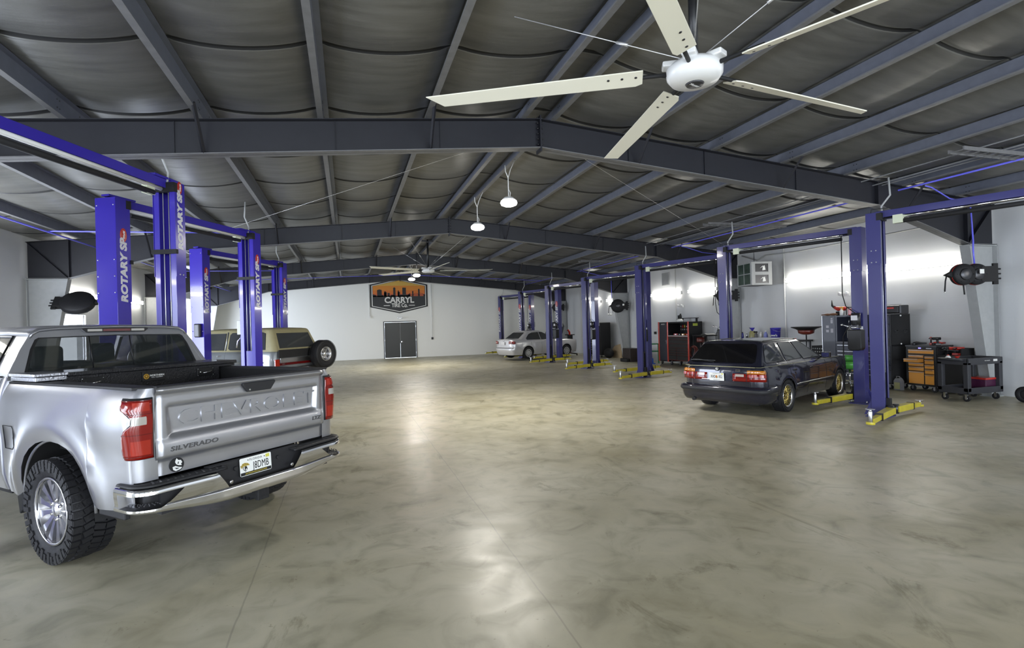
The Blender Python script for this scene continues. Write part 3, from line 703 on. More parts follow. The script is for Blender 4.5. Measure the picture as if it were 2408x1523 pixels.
h = hose_reel((-6.45, 16.0, 2.70), .1+PI, 'black hose reel in front of the bright doorway at far left', R_=.36); h.rotation_euler = (.80, 0, .1+PI)
# blue supply pipes curling down to the reels
pipe('air_drop', [(12.2, 7.95, 4.22), (12.62, 7.95, 4.20), (12.66, 7.93, 4.05), (12.66, 7.9, 3.35), (12.62, 7.88, 3.15), (12.60, 7.85, 2.84)], .016, M['bluepipe'], 'blue pipe curving down to the double hose reel', 'air pipe')
pipe('air_drop', [(12.62, 24.0, 4.2), (12.62, 24.0, 3.0)], .016, M['bluepipe'], 'blue pipe dropping to the round hose reel at right', 'air pipe')
# ------------------------------------------------------------------ hanging air cleaner
ac = empty('air_cleaner', (12.75, 14.35, 3.28), math.radians(-12), 'grey two-sided box unit hung by a wire beside the right wall', 'air cleaner')
MB().box(-.34, .34, -.42, .42, -.37, .37).build('housing', M['flange'], ac, bevel=.01)
M['greenglass'] = MAT('green_grey_panel', (.06, .09, .07), .15, noise=.4, nscale=3)
m = MB()
for a, b, c, d in ((-.42, .42, .33, .37), (-.42, .42, -.37, -.33), (-.42, -.38, -.33, .33), (.38, .42, -.33, .33), (-.38, .38, -.012, .012), (.0, .02, -.33, .33)): m.box(-.36, -.335, a, b, c, d)
m.build('intake_frame', M['column'], ac)
MB().box(-.345, -.338, -.38, .38, -.33, .33).build('intake_panel', M['greenglass'], ac)
m = MB()
for a, b, c, d in ((-.34, .34, .31, .37), (-.34, .34, -.37, -.31), (-.34, -.22, -.31, .31), (.22, .34, -.31, .31), (-.22, .22, -.05, .05)): m.box(a, b, -.44, -.415, c, d)
m.build('outlet_frame', M['column'], ac)
for z in (-.18, .18):
    m = MB(); m.box(-.22, .22, -.425, -.418, z-.13, z+.13); v = m.build('outlet', M['dkmetal'], ac)
    m = MB(); m.prism([(.02, z-.09), (.13, z-.07), (.10, z+.08), (.04, z+.02)], -.436, -.43, 'y'); m.prism([(-.06, z-.02), (.06, z+.04), (.05, z+.07)], -.436, -.43, 'y'); m.build('louvre', M['gboard'], v)
m = MB(); m.tube([(-.1, -.2, .37), (0, 0, .72), (.1, .2, .37)], .006, 5); m.tube([(0, 0, .72), (-.26, .05, 1.06)], .006, 5); m.build('hanging_wire', M['dkmetal'], ac)
v = empty('wall_vent', (13.69, 20.85, 3.72), label='grey square vent high on the right wall', cat='vent')
MB().box(-.03, 0, -.28, .28, -.28, .28).build('frame', M['column'], v)
m = MB()
for k in range(9): m.box(-.045, -.03, -.25, .25, -.25+k*.058, -.225+k*.058)
m.build('louvre', M['column'], v)
# white pipes down the right wall
for k, y in enumerate((14.05, 20.1, 24.6, 16.9)):
    o = MB().cyl((RIGHT_X-.03, y, 0 if k in (0, 2) else 1.6), (RIGHT_X-.03, y, 4.1), .022, 8).build('wall_conduit', M['white'])
    tag(o, ['white conduit down the right wall under the air cleaner', 'white conduit down the right wall behind the red cabinet', 'white conduit down the right wall by the round hose reel', 'white conduit down the right wall by the third lift'][k], 'conduit', 'white conduits on the right wall')
for k, (y, z) in enumerate(((19.75, 1.58), (19.45, 1.58), (21.8, 1.3))):
    o = MB().cbox((RIGHT_X-.04, y, z), (.06, .12 if k else .22, .12 if k else .16)).build('wall_outlet', M['black'], bevel=.008)
    tag(o, ['wide black outlet on the right wall behind the bench', 'small black outlet on the right wall behind the bench', 'small black outlet on the right wall left of the red cabinet'][k], 'outlet')
# ------------------------------------------------------------------ shared vehicle pieces
M['silver'] = MAT('silver_metallic', (.44, .445, .475), .32, .82, coat=.6)
M['plastic'] = MAT('black_trim_plastic', (.018, .018, .020), .55, bump=.05, bscale=200)
M['bedliner'] = MAT('bed_liner', (.010, .010, .011), .7, bump=.2, bscale=120)
M['lamp_red'] = MAT('lamp_red', (.20, .006, .003), .14, coat=.6)
M['lamp_bright'] = MAT('lamp_bright_red', (.33, .018, .006), .18, coat=.6)
M['lamp_dark'] = MAT('lamp_dark_red', (.10, .003, .003), .12, coat=1)
M['lamp_white'] = MAT('lamp_clear', (.40, .38, .34), .12, coat=1)
M['amber'] = MAT('lamp_amber', (.50, .17, .01), .15, coat=1)
M['alloy'] = MAT('polished_alloy', (.72, .72, .74), .26, 1)
M['alloy_dk'] = MAT('alloy_pocket', (.42, .42, .44), .3, .9)
M['treadplate'] = MAT('aluminium_treadplate', (.60, .61, .66), .3, .9, bump=.4, bscale=60)
M['blackplate'] = MAT('black_treadplate', (.012, .012, .014), .35, bump=.5, bscale=70, coat=.3)
def arcpts(cx, cy, r, a0, a1, n): return [(cx+r*math.cos(a0+(a1-a0)*i/n), cy+r*math.sin(a0+(a1-a0)*i/n)) for i in range(n+1)]
def arch_ys(yc, rh, n=14):
    return [yc-rh-.002]+[yc-rh*math.cos(PI*i/n) for i in range(n+1)]+[yc+rh+.002]
def make_zlo(zb, arches, ex=2.0):
    def f(y):
        for yc, zc, rh, rv in arches:
            t = abs((y-yc)/rh)
            if t <= 1.0: return max(zb(y), zc+rv*(1-min(1, t)**ex)**(1/ex))
        return zb(y)
    return f
def shell(m, cols, X, RY, zlo, ztop, rows, flip=False):
    # cols: (xu, y) plan points; height rows run from zlo to ztop
    def P(c, t):
        xu, y = c; a, b = zlo(y), ztop(y, xu); z = a+(b-a)*t
        s = 1 if xu >= 0 else -1
        return (xu*X(y, z), y+RY(y, z, xu), z)
    m.grid(P, cols, rows, True, flip)
def wheel_well(parent, x_in, x_out, yc, zc, R):
    m = MB()
    m.grid(lambda a, x: (x, yc-R*math.cos(a), zc+R*math.sin(a)), lin(-.02, PI+.02, 16), [x_out, x_in])
    m.grid(lambda a, r: (x_in, yc-r*math.cos(a), zc+r*math.sin(a)), lin(-.02, PI+.02, 16), [R, .01])
    m.build('wheel_well', M['mblack'], parent)
def tyre(parent, cx, cy, side, R, w, rr, lugs, name='tyre', cz=None, mud=False):
    m = MB(); h = w/2; cz = R if cz is None else cz
    k = .96 if mud else 1
    prof = [(rr, -h*.75), (rr+.012, -h*.86), (rr+(R-rr)*.45, -h*1.0), (R*k-.035, -h*.98), (R*k-.010, -h*.86), (R*k, -h*.6), (R*k, h*.6), (R*k-.010, h*.86), (R*k-.035, h*.98), (rr+(R-rr)*.45, h), (rr+.012, h*.86), (rr, h*.75)]
    m.lathe(prof, 48, 'x', (cx, cy, cz), close=True)
    if not mud:
        for g in (-.45, -.15, .15, .45): m.lathe([(R+.001, g*w-.004), (R+.001, g*w+.004), (R-.01, g*w)], 48, 'x', (cx, cy, cz), close=True)
    m.lathe([(rr+(R-rr)*.62, side*h*.985), (rr+(R-rr)*.66, side*(h+.004)), (rr+(R-rr)*.70, side*h*.985)], 48, 'x', (cx, cy, cz), close=True)
    t = m.build(name, M['rubber'], parent)
    if mud:
        m = MB(); n = lugs
        for i in range(n):
            for row, (x0, x1, z1, tw, off) in enumerate(((-1.03, -.62, .0, .0, 0), (-.56, -.08, .004, .35, .45), (-.04, .50, .004, -.3, .1), (.56, 1.03, .0, .0, .5))):
                a = 2*PI*(i+off)/n; wd = R*2*PI/n*(.36 if i % 2 else .42)
                m.M = Matrix.Translation((cx, cy, cz)) @ Matrix.Rotation(a, 4, 'X') @ Matrix.Translation((0, 0, R*.955)) @ Matrix.Rotation(tw, 4, 'Z')
                m.box(x0*h, x1*h, -wd, wd*.85, -.012, R*.045+z1)
                if row in (0, 3):
                    s = -1 if row == 0 else 1
                    m.box(min(s*h*.99, s*(h*1.055)), max(s*h*.99, s*h*1.055), -wd*.9, wd*(.8 if i % 2 else .3), -.075 if i % 2 else -.05, R*.02)
        m.M = Matrix.Identity(4)
        m.build('tread_lugs', M['rubber'], t)
    return t
def rim_barrel(m, cx, cy, cz, side, w, rr):
    h = w/2
    m.lathe([(.0001, -side*h*.45), (.02, -side*h*.35), (rr-.10, -side*h*.35), (rr-.03, -side*h*.3), (rr-.02, side*h*.70), (rr-.012, side*h*.86), (rr, side*h*.82), (rr, -side*h*.5), (.0001, -side*h*.5)], 40, 'x', (cx, cy, cz))
def spoke_wheel(parent, cx, cy, side, R, w, rr, cz=None, lugs=6, mud=True):
    cz = R if cz is None else cz
    root = empty('wheel', (0, 0, 0)); root.parent = parent
    tyre(root, cx, cy, side, R, w, rr, 42, cz=cz, mud=mud)
    m = MB(); rim_barrel(m, cx, cy, cz, side, w, rr); m.build('rim_barrel', M['alloy_dk'], root)
    m = MB(); h = w/2
    m.lathe([(rr+.004, side*h*.84), (rr+.002, side*h*.92), (rr-.014, side*h*.90), (rr-.018, side*h*.80)], 48, 'x', (cx, cy, cz), close=True)
    for i in range(lugs):
        for s in (-1, 1):
            a = 2*PI*i/lugs+s*.22; a0 = 2*PI*i/lugs+s*.30
            F = Matrix.Translation((cx, cy, cz))
            def pt(ang, r, x): return (side*x, r*math.cos(ang), r*math.sin(ang))
            m.M = F
            f0, f1 = h*.62, h*.86
            r0, r1 = .055, rr-.012
            A = [pt(a0-.30, r0, f0), pt(a0+.30, r0, f0), pt(a0+.30, r0, f0-.05), pt(a0-.30, r0, f0-.05)]
            B = [pt(a-.115+s*.02, r1*.60, f0+.012), pt(a+.115+s*.02, r1*.60, f0+.012), pt(a+.05, r1*.6, f0-.05), pt(a-.05, r1*.6, f0-.05)]
            Cc = [pt(a-.135+s*.035, r1, f1-.015), pt(a+.135+s*.035, r1, f1-.015), pt(a+.08, r1, f1-.07), pt(a-.08, r1, f1-.07)]
            m.loft([A, B, Cc], True, False, True)
    m.M = Matrix.Identity(4)
    m.lathe([(.001, side*h*.72), (.05, side*h*.70), (.058, side*h*.62), (.10, side*h*.52), (.10, side*h*.3)], 30, 'x', (cx, cy, cz))
    sp = m.build('spokes', M['alloy'], root)
    m = MB()
    for i in range(lugs):
        a = 2*PI*(i+.5)/lugs; m.cyl((cx+side*h*.45, cy+.078*math.cos(a), cz+.078*math.sin(a)), (cx+side*h*.70, cy+.078*math.cos(a), cz+.078*math.sin(a)), .012, 8)
    m.build('lug_nuts', M['chrome'], root)
    MB().lathe([(.001, side*(h*.735)), (.036, side*h*.725), (.04, side*h*.70)], 20, 'x', (cx, cy, cz)).build('centre_cap', M['alloy'], root)
    return root
def plate(parent, M4, w=.305, h=.152, txt='', top='FLORIDA', foot='', kind=0):
    # licence plate lying in the local xy plane of M4 (x right, y up, z out)
    r = empty('licence_plate'); r.parent = parent
    m = MB(); m.M = M4; rad = .012
    pts = []
    for (sx, sy, a0) in ((1, 1, 0), (-1, 1, PI/2), (-1, -1, PI), (1, -1, 1.5*PI)): pts += arcpts(sx*(w/2-rad), sy*(h/2-rad), rad, a0, a0+PI/2, 4)
    m.prism(pts, 0, .003, 'z'); m.build('plate_panel', M['gboard'], r)
    m = MB(); m.M = M4
    if kind == 0:
        m.text(txt, .088, TR(.048, -.006, .004), .0008, 0, 0, .60, space=1.06); m.build('plate_number', M['mblack'], r)
        m = MB(); m.M = M4; m.text(top, .027, TR(.0, .052, .004), .0005, 0, 0, 1.0, space=1.15)
        for x in (-.075, .085): m.cyl((x, .053, .003), (x, .053, .005), .005, 8)
        m.build('plate_state', M['dkmetal'], r)
        m = MB(); m.M = M4; m.box(-w/2+.004, w/2-.004, -h/2+.004, -h/2+.030, .003, .0036); b = m.build('plate_band', M['mblack'], r)
        m = MB(); m.M = M4; m.text(foot, .020, TR(0, -h/2+.017, .0042), .0004, .0003, 0, .95); m.build('band_lettering', MAT('plate_gold', (.45, .36, .05), .4), b)
        # cat-head emblem in gold, black and white
        m = MB(); m.M = M4 @ TR(-.104, 0, 0)
        m.prism([(-.046, .016), (-.034, .018), (-.028, .030), (-.005, .036), (.022, .030), (.038, .018), (.040, .006), (.018, .010), (.006, .004), (-.010, .008), (-.030, -.002), (-.036, -.010)], .003, .0042, 'z'); e = m.build('cat_emblem', MAT('emblem_gold', (.40, .30, .06), .4), r)
        m = MB(); m.M = M4 @ TR(-.104, 0, 0); m.prism([(-.026, -.002), (.0, .006), (.014, .004), (.020, -.018), (.006, -.038), (-.004, -.036), (-.020, -.020)], .0042, .0046, 'z')
        for q in ((-.02, .022), (0, .027), (.018, .02), (-.032, .008)): m.cyl((q[0], q[1], .0042), (q[0], q[1], .0046), .0032, 6)
        m.build('emblem_markings', M['mblack'], e)
        m = MB(); m.M = M4 @ TR(-.104, 0, 0); m.prism([(-.020, -.005), (-.004, .001), (-.008, -.012), (-.006, -.028), (-.016, -.018)], .0046, .005, 'z'); m.prism([(.006, -.012), (.014, -.018), (.006, -.032), (-.002, -.030)], .0046, .005, 'z'); m.build('emblem_white', M['white'], e)
        m = MB(); m.M = M4; m.box(.098, .135, .040, .068, .003, .0038); m.build('registration_sticker', MAT('sticker_yellow', (.62, .60, .10), .4), r)
    else:
        m.text(txt[:3], .080, TR(-.072, 0, .004), .0008, .001, 0, .62); m.text(txt[3:], .080, TR(.082, 0, .004), .0008, .001, 0, .62); m.build('plate_number', M['dkmetal'], r)
        m = MB(); m.M = M4; m.sphere((.0, .0, .003), .030, 6, (.75, 1, .05)); m.build('orange_emblem', MAT('plate_orange', (.60, .16, .03), .4), r)
        m = MB(); m.M = M4; m.prism([(.0, .01), (.022, .0), (.03, -.02), (.01, -.015)], .004, .0055, 'z'); m.build('leaf_emblem', MAT('plate_green', (.08, .28, .10), .4), r)
        m = MB(); m.M = M4; m.text('MYFLORIDA.COM', .020, TR(0, .060, .004), .0004); m.text('SUNSHINE STATE', .018, TR(0, -.060, .004), .0004); m.build('plate_state', M['dkmetal'], r)
        m = MB(); m.M = M4; m.box(.10, .135, .045, .070, .003, .0038); m.build('registration_sticker', MAT('sticker_yellow_small', (.62, .60, .10), .4), r)
    return r
REARM = lambda x, y, z, tilt=0: frame((x, y, z), (1, 0, 0), (0, -math.sin(tilt), math.cos(tilt)), (0, -math.cos(tilt), -math.sin(tilt)))
# ------------------------------------------------------------------ silver pickup
def pickup():
    root = empty('pickup_truck', (-1.65, 6.011, 0), .789, 'silver pickup with chunky mud tyres and chrome rear bumper, cut off at left', 'pickup truck')
    YR, YC, YF = -1.15, .93, 4.70
    SX = [(.45, .93), (.55, .955), (.66, .975), (.82, .983), (.95, .985), (1.06, .998), (1.16, 1.012), (1.24, 1.005), (1.32, .985), (1.40, .955), (1.445, .925)]
    def X(y, z):
        x = interp(SX, z)
        for yc in (0, 3.745):
            r = math.hypot((y-yc)/.64, (z-.42)/.62)
            x += .030*math.exp(-((r-1.12)/.16)**2) if z > .45 else 0
        x -= .03*sstep(YR+.45, YR, y)*(z > 0)
        return x
    zb = lambda y: .53 if y < -.6 else .46
    zlo0 = make_zlo(zb, [(0, .46, .60, .535), (3.745, .46, .58, .53)], 2.3)
    def zlo(y): return .76 if y < -1.10 else zlo0(y)
    RY = lambda y, z, xu: 0
    rows = [0, .03, .08, .15, .25, .35, .45, .55, .65, .72, .78, .84, .89, .93, .97, 1]
    corner = [(.83, YR), (.88, YR), (.925, YR+.004)]+[(1-.075+.075*math.sin(a), YR+.075-.071*math.cos(a)) for a in (.35, .7, 1.05, 1.35, PI/2)]
    bedys = [-1.05, -1.0, -.94, -.86, -.78, -.70]+arch_ys(0, .60)+[.68, .74, .80, .86, YC-.01]
    bed = empty('cargo_bed'); bed.parent = root
    for s, nm in ((-1, 'bed_side'), (1, 'bed_side')):
        cols = [(s*xu, y) for xu, y in corner]+[(s, y) for y in bedys]
        m = MB(); shell(m, cols, X, RY, zlo, lambda y, xu: 1.445, rows, s > 0)
        # rolled wheel arch lip
        m.tube([(s*(X(0, .6)-.012), -.60*math.cos(a), .46+.535*math.sin(a)**(1/1.15)) for a in lin(0.02, PI-.02, 24)], .012, 6)
        p = m.build('bed_side', M['silver'], bed, normals=True)
        m = MB(); m.prism([(s*.775, YR+.03), (s*.93, YR+.06), (s*.935, YC-.02), (s*.775, YC-.02)], 1.435, 1.458, 'z'); m.build('rail_cap', M['plastic'], bed, bevel=.006)
        wheel_well(bed, s*.60, s*.955, 0, .42, .585)
        m = MB(); m.box(min(s*.90, s*.945), max(s*.90, s*.945), -.98, -.62, .47, .54); m.prism([(.60, .50), (.70, .46), (.66, .30), (.60, .34)], min(s*.80, s*.97), max(s*.80, s*.97), 'x'); m.build('mud_trim', M['plastic'], bed, bevel=.01)
        # fuel door outline
        if s < 0:
            xx = -X(.78, .98)-.001
            pts = [(.68+.005, 1.075), (.86, 1.075), (.86, .87), (.70, .87), (.672, .90), (.672, 1.05), (.685, 1.073)]
            m = MB(); m.tube([(-X(y, z)-.001, y, z) for y, z in pts], .0035, 4, False); m.build('fuel_door_seam', M['mblack'], p)
            m = MB(); m.sphere((-X(.675, .975)-.002, .675, .975), .022, 6, (.3, .6, 1)); m.build('fuel_door_latch', M['mblack'], p)
    m = MB(); m.box(-.78, .78, YR+.05, YC-.04, .86, .90); m.box(-.79, -.765, YR+.05, YC-.04, .88, 1.44); m.box(.765, .79, YR+.05, YC-.04, .88, 1.44); m.box(-.78, .78, YC-.06, YC-.02, .88, 1.43)
    for s in (-1, 1): m.box(min(s*.54, s*.77), max(s*.54, s*.77), -.42, .42, .88, 1.08)
    m.build('bed_liner', M['bedliner'], bed)
    # tailgate
    def tgy(x, z):
        ax = abs(x); d = 0
        d -= .030*sstep(1.385, 1.42, z)*(1-.6*sstep(1.43, 1.446, z))
        inx = sstep(.735, .70-.04*sstep(1.30, 1.05, z), ax)
        rec = sstep(1.305, 1.285, z)*sstep(1.045, 1.085, z)
        d += .026*rec*inx
        d -= .012*sstep(1.06, 1.0, z)*sstep(.86, .93, z)
        d += .016*sstep(.915, .885, z)
        d += .012*sstep(.76, .79, ax)
        return YR-.012+d
    zs = [.775, .80, .84, .87, .885, .90, .915, .93, .96, 1.0, 1.03, 1.045, 1.055, 1.065, 1.075, 1.085, 1.12, 1.16, 1.20, 1.24, 1.28, 1.285, 1.29, 1.295, 1.30, 1.305, 1.33, 1.36, 1.385, 1.39, 1.40, 1.41, 1.42, 1.43, 1.438, 1.446]
    xs = [-.808, -.80, -.79, -.77, -.76, -.75, -.74, -.73, -.72, -.71, -.70, -.69, -.68, -.66, -.6]+lin(-.5, .5, 8)+[.6, .66, .68, .69, .70, .71, .72, .73, .74, .75, .76, .77, .79, .80, .808]
    m = MB(); m.grid(lambda x, z: (x, tgy(x, z), z), xs, zs); tg = m.build('tailgate', M['silver'], root)
    m = MB(); m.box(-.80, .80, YR-.02, YR+.055, 1.440, 1.456); m.box(-.80, .80, YR+.03, YR+.06, .80, 1.44); m.build('tailgate_top_cap', M['plastic'], tg, bevel=.006)
    rx = frame((0, 0, 0), (1, 0, 0), (0, 0, 1), (0, -1, 0))
    yy = YR-.012+.026
    m = MB(); m.text('CHEVROLET', .170, Matrix.Translation((.045, yy, 1.185)) @ rx, .010, .002, 0, 1.40, space=1.03); m.build('embossed_lettering', M['silver'], tg)
    m = MB(); m.text('SILVERADO', .048, Matrix.Translation((-.52, YR-.026, .965)) @ rx, .003, .001, .12, 1.50, space=1.05); m.text('LTZ', .045, Matrix.Translation((.70, YR-.026, .975)) @ rx, .003, .002, .15, 1.3); m.build('badge_lettering', MAT('badge_grey', (.13, .13, .135), .3, .6), tg)
    m = MB(); m.prism([(-.16, 1.405), (.16, 1.405), (.165, 1.39), (.115, 1.325), (-.115, 1.325), (-.165, 1.39)], YR-.045, YR-.012, 'y'); m.M = TR(.06, 0, 0); hd = m.build('tailgate_handle', M['plastic'], tg, bevel=.006)
    hd.location.x = .06
    m = MB(); m.cyl((-.04, YR-.048, 1.345), (-.04, YR-.044, 1.345), .008, 10); m.build('key_lock', M['chrome'], tg)
    MB().cyl((-.655, YR-.006, .835), (-.655, YR+.01, .835), .055, 32).build('round_sticker', M['mblack'], tg)
    m = MB(); m.M = Matrix.Translation((-.655, YR-.007, .835)) @ rx
    for pts in ([(-.002, .050), (.010, .034), (.030, .030), (.040, .012), (.030, .0), (.036, -.012), (.010, -.006), (-.006, .004), (-.014, .022), (-.010, .036)], [(-.034, -.012), (-.012, -.008), (.012, -.020), (.040, -.028), (.024, -.040), (-.01, -.048), (-.030, -.034)]): m.prism(pts, 0, .001, 'z')
    st = m.build('sticker_white_head', M['white'], tg)
    m = MB(); m.M = Matrix.Translation((-.655, YR-.0082, .835)) @ rx; m.prism([(.008, .022), (.014, .020), (.010, .004), (.004, .006)], 0, .0008, 'z'); m.prism([(-.02, -.02), (.02, -.03), (-.005, -.034)], 0, .0008, 'z'); m.build('sticker_lines', M['mblack'], st)
    # tail lamps wrap round the corner
    def lamp(s):
        def path(z, d):
            x0 = .822; hw = X(YR+.08, z)
            a = hw-.075*hw-x0; L2 = .075*PI/2
            if d < a: return (x0+d, YR)
            if d < a+L2: t = (d-a)/.075; return (hw-.075*hw+.075*math.sin(t), YR+.075-.075*math.cos(t))
            return (X(YR+.08+(d-a-L2), z), YR+.075+d-a-L2)
        outer = [(.93, .19), (.945, .215), (1.00, .225), (1.08, .225), (1.12, .215), (1.15, .19), (1.175, .150), (1.20, .142), (1.235, .142), (1.26, .160), (1.285, .225), (1.31, .245), (1.36, .245), (1.38, .225)]
        def lay(m, z0, z1, d0, d1, off, n=10, rel=False):
            zz = [z0+(z1-z0)*i/12 for i in range(13)]
            def P(t, z):
                o = interp(outer, z); d = (d0*o if rel else d0)+((d1*o if rel else d1)-(d0*o if rel else d0))*t
                x, y = path(z, d); x2, y2 = path(z, d+.004); nx, ny = (y2-y), -(x2-x); L_ = math.hypot(nx, ny) or 1
                return (s*(x+nx/L_*off), y+ny/L_*off, z)
            m.grid(P, lin(0, 1, n), zz)
            return m
        m = lay(MB(), .93, 1.38, 0, 1, .006, 14, True); bz = m.build('tail_lamp', M['mblack'], root, solid=.01)
        m = lay(MB(), .935, 1.365, .04, .955, .016, 14, True); ln = m.build('red_lens', M['lamp_red'], bz, solid=.006)
        m = lay(MB(), 1.185, 1.245, .35, .97, .020, 8, True); m.build('reversing_lens', M['lamp_white'], bz)
        m = lay(MB(), .965, 1.07, .12, .62, .0205, 8, True); m.build('brake_segment', M['lamp_bright'], bz)
        m = lay(MB(), 1.285, 1.35, .12, .50, .0205, 8, True); m.build('brake_segment', M['lamp_bright'], bz)
        m = MB()
        for z0, z1 in ((.952, .956), (1.112, 1.117), (1.26, 1.265), (1.36, 1.364)): lay(m, z0, z1, .05, .93, .0215, 10, True)
        m.build('lens_rib', M['lamp_dark'], bz)
    lamp(-1); lamp(1)
    # chrome bumper
    bump = empty('rear_bumper'); bump.parent = root
    BY = -1.30
    def bpath(s, d):  # distance from the outer front end towards the centre
        R_ = .16; xo = 1.0
        L1 = .16; L2 = R_*PI/2
        if d < L1: return (s*xo, YR+.20-.0-d)
        if d < L1+L2: t = (d-L1)/R_; return (s*(xo-R_+R_*math.cos(t)), YR+.04-R_*math.sin(t))
        e = d-L1-L2; x = xo-R_-e
        return (s*x, YR+.04-R_-.035*sstep(.84, .3, x))
    L12 = .16+.16*PI/2; TOT = L12+.84
    def bsec(s, prof, d0, d1, n, m, yoff=0):
        def P(d, k):
            x, y = bpath(s, d); x2, y2 = bpath(s, d+.005); tx, ty = x2-x, y2-y; L_ = math.hypot(tx, ty); nx, ny = (ty/L_*-s, tx/L_*s)
            off, z = prof[k]
            return (x+nx*off, y+ny*off, z)
        m.grid(P, lin(d0, d1, n), list(range(len(prof))))
    for s in (-1, 1):
        m = MB()
        offp = [(.47, -.05), (.482, -.008), (.50, 0), (.57, -.003), (.585, -.012), (.62, -.004), (.67, 0), (.70, -.002), (.715, -.006), (.727, -.022), (.735, -.05)]
        def rise(d): return .07*(1-sstep(L12-.15, L12+.55, d))
        def P3(d, z, extra=0):
            x, y = bpath(s, d); x2, y2 = bpath(s, d+.005); tx, ty = x2-x, y2-y; L_ = math.hypot(tx, ty); nx, ny = (ty/L_*-s, tx/L_*s)
            o_ = interp(offp, z)+extra; zz = z+(rise(d)*min(1, (.60-z)/.12) if z < .60 else 0)
            return (x+nx*o_, y+ny*o_, zz)
        def dp(z): return L12+.0+.17*(z-.545)/.135
        def dn(z): return TOT-.42+.10*(.727-min(z, .727))/.142
        def G(zs, f0, f1, n): m.grid(lambda t, z: P3(lerp(f0(z), f1(z), t), z), lin(0, 1, n), zs)
        G([.47, .482, .50, .52, .545], lambda z: 0, lambda z: TOT, 40)
        G([.545, .56, .57, .585], dp, lambda z: TOT, 26)
        G([.585, .60, .62, .65, .68], dp, dn, 16)
        G([.68, .70, .715, .727, .735], lambda z: 0, dn, 34)
        G([.545, .60, .65, .68], lambda z: 0, lambda z: .05, 3)
        m.build('chrome_bumper_face', M['chrome'], bump)
        m = MB(); m.grid(lambda t, k: P3(.04+t*(L12+.16), [.53, .55, .69][k], [-.012, -.11, -.11][k]), lin(0, 1, 18), [0, 1, 2]); m.build('corner_step_pocket', M['plastic'], bump)
        m = MB()
        for i in range(8):
            for j in range(3):
                q = P3(.14+i*.04, .54, -.03-j*.025); m.sphere((q[0], q[1], .60), .006, 3)
        m.build('step_tread_studs', M['dkmetal'], bump)
        m = MB(); bsec(s, [(-.012, .735), (-.02, .748), (-.15, .748)], .02, TOT-.33, 26, m)
        pad = m.build('step_pad', M['plastic'], bump, solid=.012)
        m = MB()
        for i in range(11):
            x, y = bpath(s, L12-.02+i*.052); m.M = TR(x, y+.07, .754, 0, 0, s*.35); m.box(-.007, .007, -.05, .05, 0, .003)
        m.M = Matrix.Identity(4); m.build('step_ribs', M['black'], pad)
        m = MB()
        for xx in (.62, .30+.0):
            m.lathe([(.001, -.003), (.014, -.003), (.017, 0), (.012, .002)], 16, 'y', (s*xx, BY+.035 if xx > .5 else BY+.005, .655 if xx > .5 else .62))
        m.build('parking_sensor', M['metal'], bump)
    m = MB(); m.prism([(-.44, .76), (.44, .76), (.34, .585), (-.34, .585)], -1.21, -1.19, 'y'); m.box(-.80, .80, -1.2, -1.1, .50, .74); m.box(-.44, .44, -1.215, -1.15, .735, .765)
    for x in (-.21, .21): m.cyl((x, -1.235, .70), (x, -1.205, .70), .018, 10)
    m.build('licence_recess', M['plastic'], bump)
    plate(bump, REARM(-.03, -1.235, .695, -.06), txt='J8DMB', foot='JACKSONVILLE JAGUARS')
    m = MB(); m.box(-.045, .045, -1.27, -.9, .40, .49); m.box(-.055, .055, -1.29, -1.25, .39, .50); m.build('hitch_receiver', M['mblack'], bump, bevel=.004)
    m = MB(); m.box(-.034, .034, -1.292, -1.25, .412, .478); m.build('hitch_opening', M['bedliner'], bump)
    m = MB(); m.box(-.42, .42, .6, 4.3, .36, .50); m.box(-.5, -.4, -1.1, 4.3, .50, .64); m.box(.4, .5, -1.1, 4.3, .50, .64); m.cyl((-.75, 0, .42), (.75, 0, .42), .05, 12); m.sphere((0, 0, .42), .15, 8); m.box(-.9, .9, 1.0, 3.1, .42, .5); m.cyl((.35, -1.0, .42), (.35, .5, .42), .04, 10)
    m.build('underbody', M['mblack'], root)
    MB().lathe([(.20, .44), (.36, .43), (.385, .50), (.36, .60), (.20, .59)], 32, 'z', (0, -.62, 0), close=True).build('spare_tyre', M['rubber'], root)
    # cab
    cab = empty('cab'); cab.parent = root
    CX = [(.45, .93), (.6, .975), (.95, .985), (1.10, 1.0), (1.22, 1.0), (1.36, .98), (1.45, .955), (1.50, .935)]
    def Xc(y, z):
        x = interp(CX, z)
        r = math.hypot((y-3.745)/.64, (z-.42)/.62)
        return x+.03*math.exp(-((r-1.12)/.16)**2)
    for s in (-1, 1):
        cols = [(s*.2, YC), (s*.6, YC), (s*.93, YC), (s*.975, YC+.01), (s, YC+.04)]+[(s, y) for y in lin(1.0, 2.9, 10)+arch_ys(3.745, .58)+[4.4, 4.5, 4.6]]+[(s*.93, 4.68), (s*.7, 4.74), (s*.3, 4.78), (0, 4.79)]
        m = MB(); shell(m, cols, Xc, RY, make_zlo(lambda y: .47, [(3.745, .46, .58, .53)], 2.3), lambda y, xu: 1.50-.16*sstep(2.7, 4.6, y), rows, s > 0)
        m.build('cab_side', M['silver'], cab)
        for y in (1.02, 2.0, 3.05):
            m = MB(); m.tube([(s*(Xc(y, z)+.0005), y+(.12*(1-z/1.5) if y < 1.1 else 0), z) for z in lin(.56, 1.48, 8)], .003, 4, False); m.build('door_seam', M['mblack'], cab)
        m = MB(); m.box(min(s*.98, s*1.01), max(s*.98, s*1.01), 1.18, 1.38, 1.20, 1.235); m.build('door_handle', M['chrome'], cab, bevel=.006)
        wheel_well(cab, s*.60, s*.95, 3.745, .42, .565)
